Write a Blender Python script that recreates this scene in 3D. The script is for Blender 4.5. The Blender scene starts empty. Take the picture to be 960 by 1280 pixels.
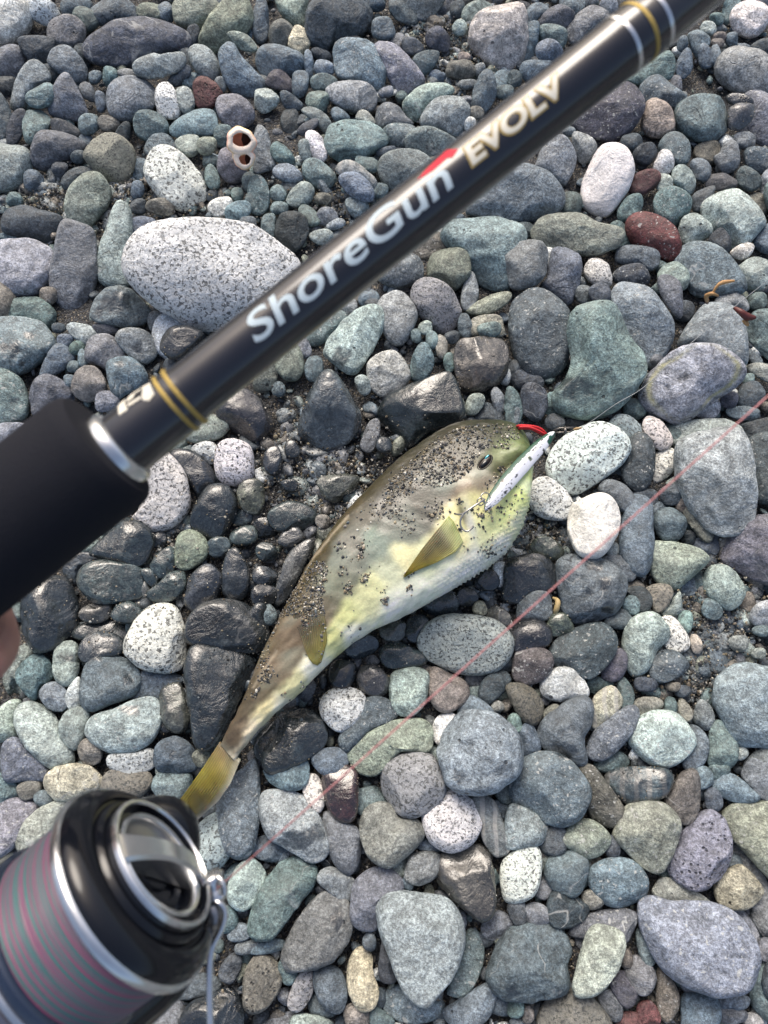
import bpy, bmesh, math, random
import numpy as np
from mathutils import Vector, Matrix, noise
from mathutils.bvhtree import BVHTree

random.seed(7); rng = np.random.default_rng(7)
SC = bpy.context.scene; COL = SC.collection

# ------------------------------------------------------------------ camera, light, exposure
F, H, TILT = 924.4, 0.50, math.radians(16)          # focal length in photo pixels, camera height, tilt from straight down
cam = bpy.data.cameras.new('camera'); camo = bpy.data.objects.new('camera', cam); COL.objects.link(camo)
cam.sensor_width = 36; cam.lens = 26; cam.clip_start = 0.01; cam.clip_end = 600
camo.location = (0, 0, H); camo.rotation_euler = (TILT, 0, 0)
cam.dof.use_dof = True; cam.dof.focus_distance = 0.50; cam.dof.aperture_fstop = 15
SC.camera = camo
w = bpy.data.worlds.new('World'); SC.world = w; w.use_nodes = True
SUN_EL, SUN_AZ = math.radians(46), math.radians(-12)   # azimuth clockwise from +Y
sky = w.node_tree.nodes.new('ShaderNodeTexSky'); sky.sky_type = 'NISHITA'; sky.sun_disc = False
sky.sun_elevation = SUN_EL; sky.sun_rotation = SUN_AZ; sky.air_density = 1.0; sky.dust_density = 6.0; sky.ozone_density = 0.4
bg = w.node_tree.nodes['Background']; bg.inputs[1].default_value = 0.15
w.node_tree.links.new(sky.outputs[0], bg.inputs[0])
sl = bpy.data.lights.new('sun', 'SUN'); so = bpy.data.objects.new('sun', sl); COL.objects.link(so)
sl.energy = 1.5; sl.angle = math.radians(32); sl.color = (1, 0.97, 0.92)
sd = Vector((math.sin(SUN_AZ)*math.cos(SUN_EL), math.cos(SUN_AZ)*math.cos(SUN_EL), math.sin(SUN_EL)))
so.rotation_euler = sd.to_track_quat('Z', 'Y').to_euler()
SC.view_settings.view_transform = 'Standard'; SC.view_settings.look = 'None'
SC.view_settings.exposure = 0.44; SC.view_settings.gamma = 1

# ------------------------------------------------------------------ helpers
CT, ST = math.cos(TILT), math.sin(TILT)
CAM = Vector((0, 0, H)); R_, U_, B_ = Vector((1, 0, 0)), Vector((0, CT, ST)), Vector((0, -ST, CT))
def ray(u, v): return R_*((u-480)/F) - U_*((v-640)/F) - B_
def on_z(u, v, z=0.0):
    d = ray(u, v); return CAM + d*((z-H)/d.z)
def at_depth(u, v, depth): return CAM + ray(u, v)*depth
def lin(c):
    return tuple(((x/12.92) if x <= 0.04045 else ((x+0.055)/1.055)**2.4) for x in (c[0]/255, c[1]/255, c[2]/255))

def tag(o, label=None, cat=None, group=None, kind=None):
    for k, v in (('label', label), ('category', cat), ('group', group), ('kind', kind)):
        if v: o[k] = v
    return o
def link(name, me, mat=None, parent=None):
    o = bpy.data.objects.new(name, me); COL.objects.link(o)
    if mat: me.materials.append(mat)
    if parent: o.parent = parent
    return o
def empty(name, matrix):
    o = bpy.data.objects.new(name, None); COL.objects.link(o); o.matrix_world = matrix; o.empty_display_size = 0.02
    return o
def arrays_mesh(name, V, Fc, tint=None, smooth=True):
    me = bpy.data.meshes.new(name)
    V = np.asarray(V, dtype=np.float32); Fc = np.asarray(Fc, dtype=np.int32); k = Fc.shape[1]
    me.vertices.add(len(V)); me.vertices.foreach_set('co', V.ravel())
    me.loops.add(Fc.size); me.loops.foreach_set('vertex_index', Fc.ravel())
    me.polygons.add(len(Fc)); me.polygons.foreach_set('loop_start', np.arange(len(Fc), dtype=np.int32)*k)
    try: me.polygons.foreach_set('loop_total', np.full(len(Fc), k, dtype=np.int32))
    except Exception: pass
    if tint is not None:
        a = me.color_attributes.new('tint', 'FLOAT_COLOR', 'POINT')
        a.data.foreach_set('color', np.concatenate([tint, np.ones((len(V), 1))], axis=1).astype(np.float32).ravel())
    me.update(calc_edges=True); me.validate()
    me.polygons.foreach_set('use_smooth', [smooth]*len(me.polygons))
    return me
def ico(sub):
    bm = bmesh.new(); bmesh.ops.create_icosphere(bm, subdivisions=sub, radius=1)
    V = np.array([v.co[:] for v in bm.verts]); Fc = np.array([[v.index for v in f.verts] for f in bm.faces]); bm.free()
    V /= np.linalg.norm(V, axis=1, keepdims=True)
    return V, Fc
ICO = {k: ico(k) for k in (1, 2, 3, 4, 5)}
def wobble(P, seed, freq, octs=3):
    r = np.random.default_rng(seed); out = np.zeros(len(P)); amp = 1
    for o in range(octs):
        for _ in range(4):
            k = r.normal(size=3)*freq; out += amp*np.sin(P@k + r.uniform(0, 6.28))/2
        amp *= 0.5; freq *= 2.1
    return out
def tube_arrays(pts, rad, n=10, cap=True):
    """pts list of Vector, rad number or list; returns V, F(quads as tris)."""
    pts = [Vector(p) for p in pts]; rad = [rad]*len(pts) if not hasattr(rad, '__len__') else rad
    V, Fc = [], []; up = Vector((0.13, 0.37, 0.92)); 
    for i, p in enumerate(pts):
        t = (pts[min(i+1, len(pts)-1)] - pts[max(i-1, 0)]).normalized()
        a = (up - t*up.dot(t)).normalized(); up = a; b = t.cross(a)
        for k in range(n):
            g = 2*math.pi*k/n; V.append(p + (a*math.cos(g) + b*math.sin(g))*rad[i])
    for i in range(len(pts)-1):
        for k in range(n):
            q = (i*n+k, i*n+(k+1) % n, (i+1)*n+(k+1) % n, (i+1)*n+k)
            Fc += [(q[0], q[1], q[2]), (q[0], q[2], q[3])]
    if cap:
        for base, rev in ((0, True), ((len(pts)-1)*n, False)):
            c = len(V); V.append(pts[0] if rev else pts[-1])
            for k in range(n):
                f = (c, base+k, base+(k+1) % n); Fc.append(f[::-1] if rev else f)
    return V, Fc
def tube(name, pts, rad, mat, parent=None, n=10, off=Vector((0, 0, 0))):
    V, Fc = tube_arrays([Vector(p)-off for p in pts], rad, n)
    return link(name, arrays_mesh(name, [v[:] for v in V], Fc), mat, parent)
def smooth_path(pts, n=8):
    pts = [Vector(p) for p in pts]; out = []
    for i in range(len(pts)-1):
        p0, p1, p2, p3 = pts[max(i-1, 0)], pts[i], pts[i+1], pts[min(i+2, len(pts)-1)]
        for k in range(n):
            t = k/n
            out.append(0.5*((2*p1) + (p2-p0)*t + (2*p0-5*p1+4*p2-p3)*t*t + (3*p1-p0-3*p2+p3)*t**3))
    out.append(pts[-1]); return out
def lathe(name, prof, mat, parent, y0=0.0, z0=0.0, seg=72, smooth=True):
    """turns (x, r) pairs round the local X axis"""
    V, Fc = [], []
    for x, r in prof:
        for k in range(seg):
            g = 2*math.pi*k/seg; V.append((x, y0+r*math.cos(g), z0+r*math.sin(g)))
    for i in range(len(prof)-1):
        for k in range(seg):
            Fc.append((i*seg+k, i*seg+(k+1) % seg, (i+1)*seg+(k+1) % seg, (i+1)*seg+k))
    me = arrays_mesh(name, V, Fc, smooth=smooth)
    bm = bmesh.new(); bm.from_mesh(me); bmesh.ops.remove_doubles(bm, verts=bm.verts, dist=1e-7)
    bmesh.ops.recalc_face_normals(bm, faces=bm.faces); bm.to_mesh(me); bm.free()
    me.polygons.foreach_set('use_smooth', [True]*len(me.polygons))
    if smooth:
        try: me.set_sharp_from_angle(angle=math.radians(38))
        except Exception: pass
    return link(name, me, mat, parent)
def box_mesh(name, size, center, mat, parent, bev=0.0008, rot=None):
    bm = bmesh.new(); bmesh.ops.create_cube(bm, size=1)
    for v in bm.verts: v.co = Vector((v.co.x*size[0], v.co.y*size[1], v.co.z*size[2]))
    bmesh.ops.bevel(bm, geom=bm.edges[:], offset=bev, segments=3, affect='EDGES')
    M = Matrix.Translation(center) @ (rot.to_4x4() if rot else Matrix.Identity(4)); bm.transform(M)
    me = bpy.data.meshes.new(name); bm.to_mesh(me); bm.free()
    me.polygons.foreach_set('use_smooth', [True]*len(me.polygons))
    try: me.set_sharp_from_angle(angle=math.radians(40))
    except Exception: pass
    return link(name, me, mat, parent)

# ------------------------------------------------------------------ materials
class NT:
    def __init__(s, name):
        s.m = bpy.data.materials.new(name); s.m.use_nodes = True; s.t = s.m.node_tree; s.b = s.t.nodes['Principled BSDF']
    def n(s, typ, **kw):
        x = s.t.nodes.new(typ)
        for k, v in kw.items(): setattr(x, k, v)
        return x
    def l(s, a, b): s.t.links.new(a, b)
    def val(s, x, sock):
        if hasattr(x, 'links') or hasattr(x, 'is_linked'): s.l(x, sock)
        else: sock.default_value = x
    def math(s, op, a, b=None, c=None, clamp=False):
        x = s.n('ShaderNodeMath', operation=op, use_clamp=clamp)
        s.val(a, x.inputs[0])
        if b is not None: s.val(b, x.inputs[1])
        if c is not None: s.val(c, x.inputs[2])
        return x.outputs[0]
    def noise(s, vec, scale, detail=3, rough=0.55, dist=0.0):
        x = s.n('ShaderNodeTexNoise'); s.l(vec, x.inputs['Vector'])
        x.inputs['Scale'].default_value = scale; x.inputs['Detail'].default_value = detail
        x.inputs['Roughness'].default_value = rough; x.inputs['Distortion'].default_value = dist
        return x.outputs['Fac']
    def ramp(s, v, a, b, lo=0.0, hi=1.0):
        x = s.n('ShaderNodeMapRange', interpolation_type='SMOOTHSTEP')
        s.l(v, x.inputs[0])
        for i, q in enumerate((a, b, lo, hi)): s.val(q, x.inputs[i+1])
        return x.outputs[0]
    def mix(s, f, a, b, typ='MIX'):
        x = s.n('ShaderNodeMix', data_type='RGBA', blend_type=typ)
        s.val(f, x.inputs[0])
        for q, i in ((a, 6), (b, 7)):
            if isinstance(q, tuple): x.inputs[i].default_value = (*q, 1)
            else: s.l(q, x.inputs[i])
        return x.outputs[2]
    def vary(s, col, f):      # multiply a colour by a float socket
        x = s.n('ShaderNodeVectorMath', operation='SCALE'); s.l(col, x.inputs[0]); s.l(f, x.inputs['Scale']); return x.outputs[0]
    def bump(s, h, strength, dist, prev=None):
        x = s.n('ShaderNodeBump'); s.l(h, x.inputs['Height']); x.inputs['Strength'].default_value = strength; x.inputs['Distance'].default_value = dist
        if prev: s.l(prev, x.inputs['Normal'])
        return x.outputs[0]

def stone_material(pat, attr=False):
    m = NT('stone_' + {'': 'plain', 'f': 'flecked', 'g': 'granite', 'p': 'porous', 'v': 'veined', 'b': 'banded', 't': 'mottled', 'q': 'quartz'}[pat] + ('_mass' if attr else ''))
    tc = m.n('ShaderNodeTexCoord'); oi = m.n('ShaderNodeObjectInfo')
    off = m.n('ShaderNodeVectorMath', operation='ADD'); m.l(tc.outputs['Object'], off.inputs[0])
    cx = m.n('ShaderNodeCombineXYZ')
    for i, k in enumerate((7.3, 3.1, 5.7)): m.l(m.math('MULTIPLY', oi.outputs['Random'], k), cx.inputs[i])
    m.l(cx.outputs[0], off.inputs[1]); vec = off.outputs[0]
    if attr:
        a = m.n('ShaderNodeAttribute', attribute_name='tint'); base = a.outputs['Color']
        wv = 0.0
    else:
        base = oi.outputs['Color']
        a = m.n('ShaderNodeAttribute', attribute_type='OBJECT', attribute_name='wet'); dpa = m.n('ShaderNodeAttribute', attribute_name='damp'); wv = m.math('MAXIMUM', a.outputs['Fac'], dpa.outputs['Fac'])
    n1 = m.noise(vec, 55, 6, 0.62, 0.6); n2 = m.noise(vec, 620, 4, 0.7); n3 = m.noise(vec, 170, 5, 0.65, 0.3)
    amp = {'t': 0.9, 'g': 0.3, 'q': 0.25, 'f': 0.6, 'v': 0.6}.get(pat, 0.48)
    v = m.math('ADD', m.math('MULTIPLY', m.math('SUBTRACT', n1, 0.5), amp*1.7), 1.0)
    v = m.math('MULTIPLY', v, m.ramp(n2, 0.34, 0.66, 0.60, 1.40))
    v = m.math('MULTIPLY', v, m.ramp(n3, 0.34, 0.68, 0.66, 1.36))
    n4 = m.noise(vec, 1500, 2, 0.6); v = m.math('MULTIPLY', v, m.ramp(n4, 0.33, 0.67, 0.72, 1.28))
    if pat in ('g', 'q'): v = m.math('ADD', 0.62, m.math('MULTIPLY', v, 0.42))
    col = m.vary(base, v)
    # slow drift of hue towards a paler weathered skin and back
    col = m.mix(m.ramp(m.noise(vec, 28, 3), 0.45, 0.75, 0, 0.30), col, m.mix(0.5, base, (0.30, 0.31, 0.30)))
    # pale mineral dust: rubbed scuffs
    scuff = m.math('MULTIPLY', m.ramp(m.noise(vec, 260, 6, 0.75, 0.8), 0.56, 0.72), 0.30 if pat not in ('g', 'q') else 0.12)
    col = m.mix(scuff, col, (0.42, 0.44, 0.44))
    dark = m.math('MULTIPLY', m.ramp(m.noise(vec, 330, 4, 0.7, 0.4), 0.56, 0.70), 0.38 if pat not in ('g', 'q') else 0.15)
    col = m.mix(dark, col, (0.03, 0.032, 0.035))
    h = m.math('ADD', m.math('MULTIPLY', n2, 0.6), n3)
    if pat == 'f':
        fl = m.ramp(m.noise(vec, 420, 2, 0.5), 0.635, 0.70); col = m.mix(m.math('MULTIPLY', fl, 0.75), col, (0.48, 0.49, 0.47))
        big = m.ramp(m.noise(vec, 190, 1, 0.5, 0.5), 0.70, 0.75); col = m.mix(m.math('MULTIPLY', big, 0.6), col, (0.48, 0.49, 0.47))
    if pat == 'g':
        sc = m.math('ADD', 400.0, m.math('MULTIPLY', oi.outputs['Random'], 260.0)); nz = m.n('ShaderNodeTexNoise'); m.l(vec, nz.inputs['Vector']); m.l(sc, nz.inputs['Scale'])
        nz.inputs['Detail'].default_value = 2.5; nz.inputs['Roughness'].default_value = 0.6; nz.inputs['Distortion'].default_value = 0.4
        sp = m.ramp(nz.outputs['Fac'], 0.54, 0.585)
        sp2 = m.ramp(m.noise(vec, 750, 2, 0.5), 0.62, 0.68)
        col = m.mix(m.math('MULTIPLY', m.math('MAXIMUM', m.math('MULTIPLY', sp, m.ramp(m.noise(vec, 95, 2), 0.36, 0.54, 0.70, 1.0)), m.math('MULTIPLY', sp2, 0.6)), 0.86), col, (0.055, 0.058, 0.056))
        gy = m.ramp(m.noise(vec, 330, 2, 0.5), 0.52, 0.64, 0, 0.3); col = m.mix(gy, col, m.mix(0.6, base, (0.25, 0.26, 0.25)))
        h = m.math('SUBTRACT', h, m.math('MULTIPLY', sp, 0.3))
    if pat == 'q':
        fq = m.ramp(m.noise(vec, 480, 2, 0.5), 0.62, 0.70, 0, 0.5); col = m.mix(fq, col, (0.24, 0.23, 0.22))
    if pat == 'v':
        q = m.math('ABSOLUTE', m.math('SUBTRACT', m.noise(vec, 24, 3, 0.5, 0.4), 0.5)); ln = m.ramp(q, 0.002, 0.010, 1, 0)
        col = m.mix(m.math('MULTIPLY', m.math('MULTIPLY', ln, m.ramp(m.noise(vec, 40, 2), 0.42, 0.6)), 0.55), col, (0.42, 0.43, 0.42))
        q2 = m.math('ABSOLUTE', m.math('SUBTRACT', m.noise(vec, 38, 2, 0.5, 0.7), 0.5)); cr = m.ramp(q2, 0.0, 0.008, 1, 0)
        cr = m.math('MULTIPLY', cr, m.ramp(m.noise(vec, 33, 1), 0.5, 0.6)); col = m.mix(m.math('MULTIPLY', cr, 0.7), col, (0.03, 0.03, 0.032))
        h = m.math('SUBTRACT', h, m.math('MULTIPLY', cr, 1.2))
    if pat == 'b':
        wv_ = m.n('ShaderNodeTexWave'); m.l(vec, wv_.inputs['Vector']); wv_.inputs['Scale'].default_value = 38; wv_.inputs['Distortion'].default_value = 5; wv_.inputs['Detail'].default_value = 3
        wv_.inputs['Detail Scale'].default_value = 0.6
        col = m.mix(m.ramp(wv_.outputs['Fac'], 0.55, 0.9, 0, 0.55), col, (0.46, 0.45, 0.42))
    if pat in ('p', 't'):
        vo = m.n('ShaderNodeTexVoronoi'); m.l(vec, vo.inputs['Vector']); vo.inputs['Scale'].default_value = 330 if pat == 'p' else 140
        vo.inputs['Randomness'].default_value = 1
        pit = m.ramp(vo.outputs['Distance'], 0.12, 0.34 if pat == 'p' else 0.2, 1, 0)
        pit = m.math('MULTIPLY', pit, m.ramp(m.noise(vec, 120, 2), 0.44, 0.52) if pat == 'p' else m.ramp(m.noise(vec, 90, 2), 0.58, 0.64))
        col = m.mix(m.math('MULTIPLY', pit, 0.75), col, (0.02, 0.02, 0.022)); h = m.math('SUBTRACT', h, m.math('MULTIPLY', pit, 2.0))
    if not attr:
        ya = m.n('ShaderNodeAttribute', attribute_name='ring'); col = m.mix(m.math('MULTIPLY', ya.outputs['Fac'], m.ramp(n3, 0.3, 0.6, 0.25, 0.75)), col, (0.40, 0.38, 0.16))
    if attr:
        wp = m.n('ShaderNodeAttribute', attribute_name='wetness'); wv = wp.outputs['Fac']
    wn = m.math('MULTIPLY', wv, m.ramp(m.noise(vec, 60, 5, 0.65), 0.33, 0.50, 0.5, 1.0), clamp=True)
    col = m.mix(m.math('MULTIPLY', wn, 0.74), col, (0.006, 0.008, 0.010))
    m.l(col, m.b.inputs['Base Color'])
    ro = m.math('ADD', m.math('MULTIPLY', wn, -0.46), m.math('ADD', 0.52, m.math('MULTIPLY', n3, 0.16)), clamp=True)
    m.l(ro, m.b.inputs['Roughness']); m.b.inputs['Specular IOR Level'].default_value = 0.45
    wetk = m.math('SUBTRACT', 1.0, m.math('MULTIPLY', wn, 0.6))
    m.l(wn, m.b.inputs['Coat Weight']); m.b.inputs['Coat Roughness'].default_value = 0.045
    b1 = m.bump(m.math('MULTIPLY', h, wetk), 0.6 if pat not in ('p', 't') else 0.8, 0.0012)
    m.l(m.bump(n1, 0.35, 0.003), m.b.inputs['Coat Normal'])
    b2 = m.bump(n1, 0.6, 0.006, b1)
    m.l(b2, m.b.inputs['Normal'])
    return m.m
STONE = {p: stone_material(p) for p in ('', 'f', 'g', 'p', 'v', 'b', 't', 'q')}
MASS = stone_material('', True)

def simple(name, col, rough=0.5, metal=0.0, coat=0.0, spec=0.5, bump=None, noise_amt=0.0, nscale=300):
    m = NT(name); tc = m.n('ShaderNodeTexCoord'); vec = tc.outputs['Object']
    n = m.noise(vec, nscale, 4, 0.6)
    rgb = m.n('ShaderNodeRGB'); rgb.outputs[0].default_value = (*col, 1)
    m.l(m.vary(rgb.outputs[0], m.math('ADD', 1-noise_amt/2, m.math('MULTIPLY', n, noise_amt))), m.b.inputs['Base Color'])
    m.l(m.math('ADD', rough, m.math('MULTIPLY', m.math('SUBTRACT', n, 0.5), 0.12), clamp=True), m.b.inputs['Roughness'])
    m.b.inputs['Metallic'].default_value = metal
    m.b.inputs['Coat Weight'].default_value = coat; m.b.inputs['Coat Roughness'].default_value = 0.06; m.b.inputs['Specular IOR Level'].default_value = spec
    if bump: m.l(m.bump(m.noise(vec, bump[0], 3), bump[1], bump[2]), m.b.inputs['Normal'])
    return m.m
def tint_material(name, rough, coat=0.0, bump=None, spec=0.5, fine=0.25, scale=500, sss=0.0):
    m = NT(name); tc = m.n('ShaderNodeTexCoord'); vec = tc.outputs['Object']
    a = m.n('ShaderNodeAttribute', attribute_name='tint'); n = m.noise(vec, scale, 4, 0.65)
    m.l(m.vary(a.outputs['Color'], m.math('ADD', 1-fine/2, m.math('MULTIPLY', n, fine))), m.b.inputs['Base Color'])
    m.b.inputs['Roughness'].default_value = rough; m.b.inputs['Coat Weight'].default_value = coat; m.b.inputs['Coat Roughness'].default_value = 0.12
    m.b.inputs['Specular IOR Level'].default_value = spec; m.b.inputs['Subsurface Weight'].default_value = sss; m.b.inputs['Subsurface Scale'].default_value = 0.004
    if bump: m.l(m.bump(m.noise(vec, bump[0], 3), bump[1], bump[2]), m.b.inputs['Normal'])
    return m.m

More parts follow.
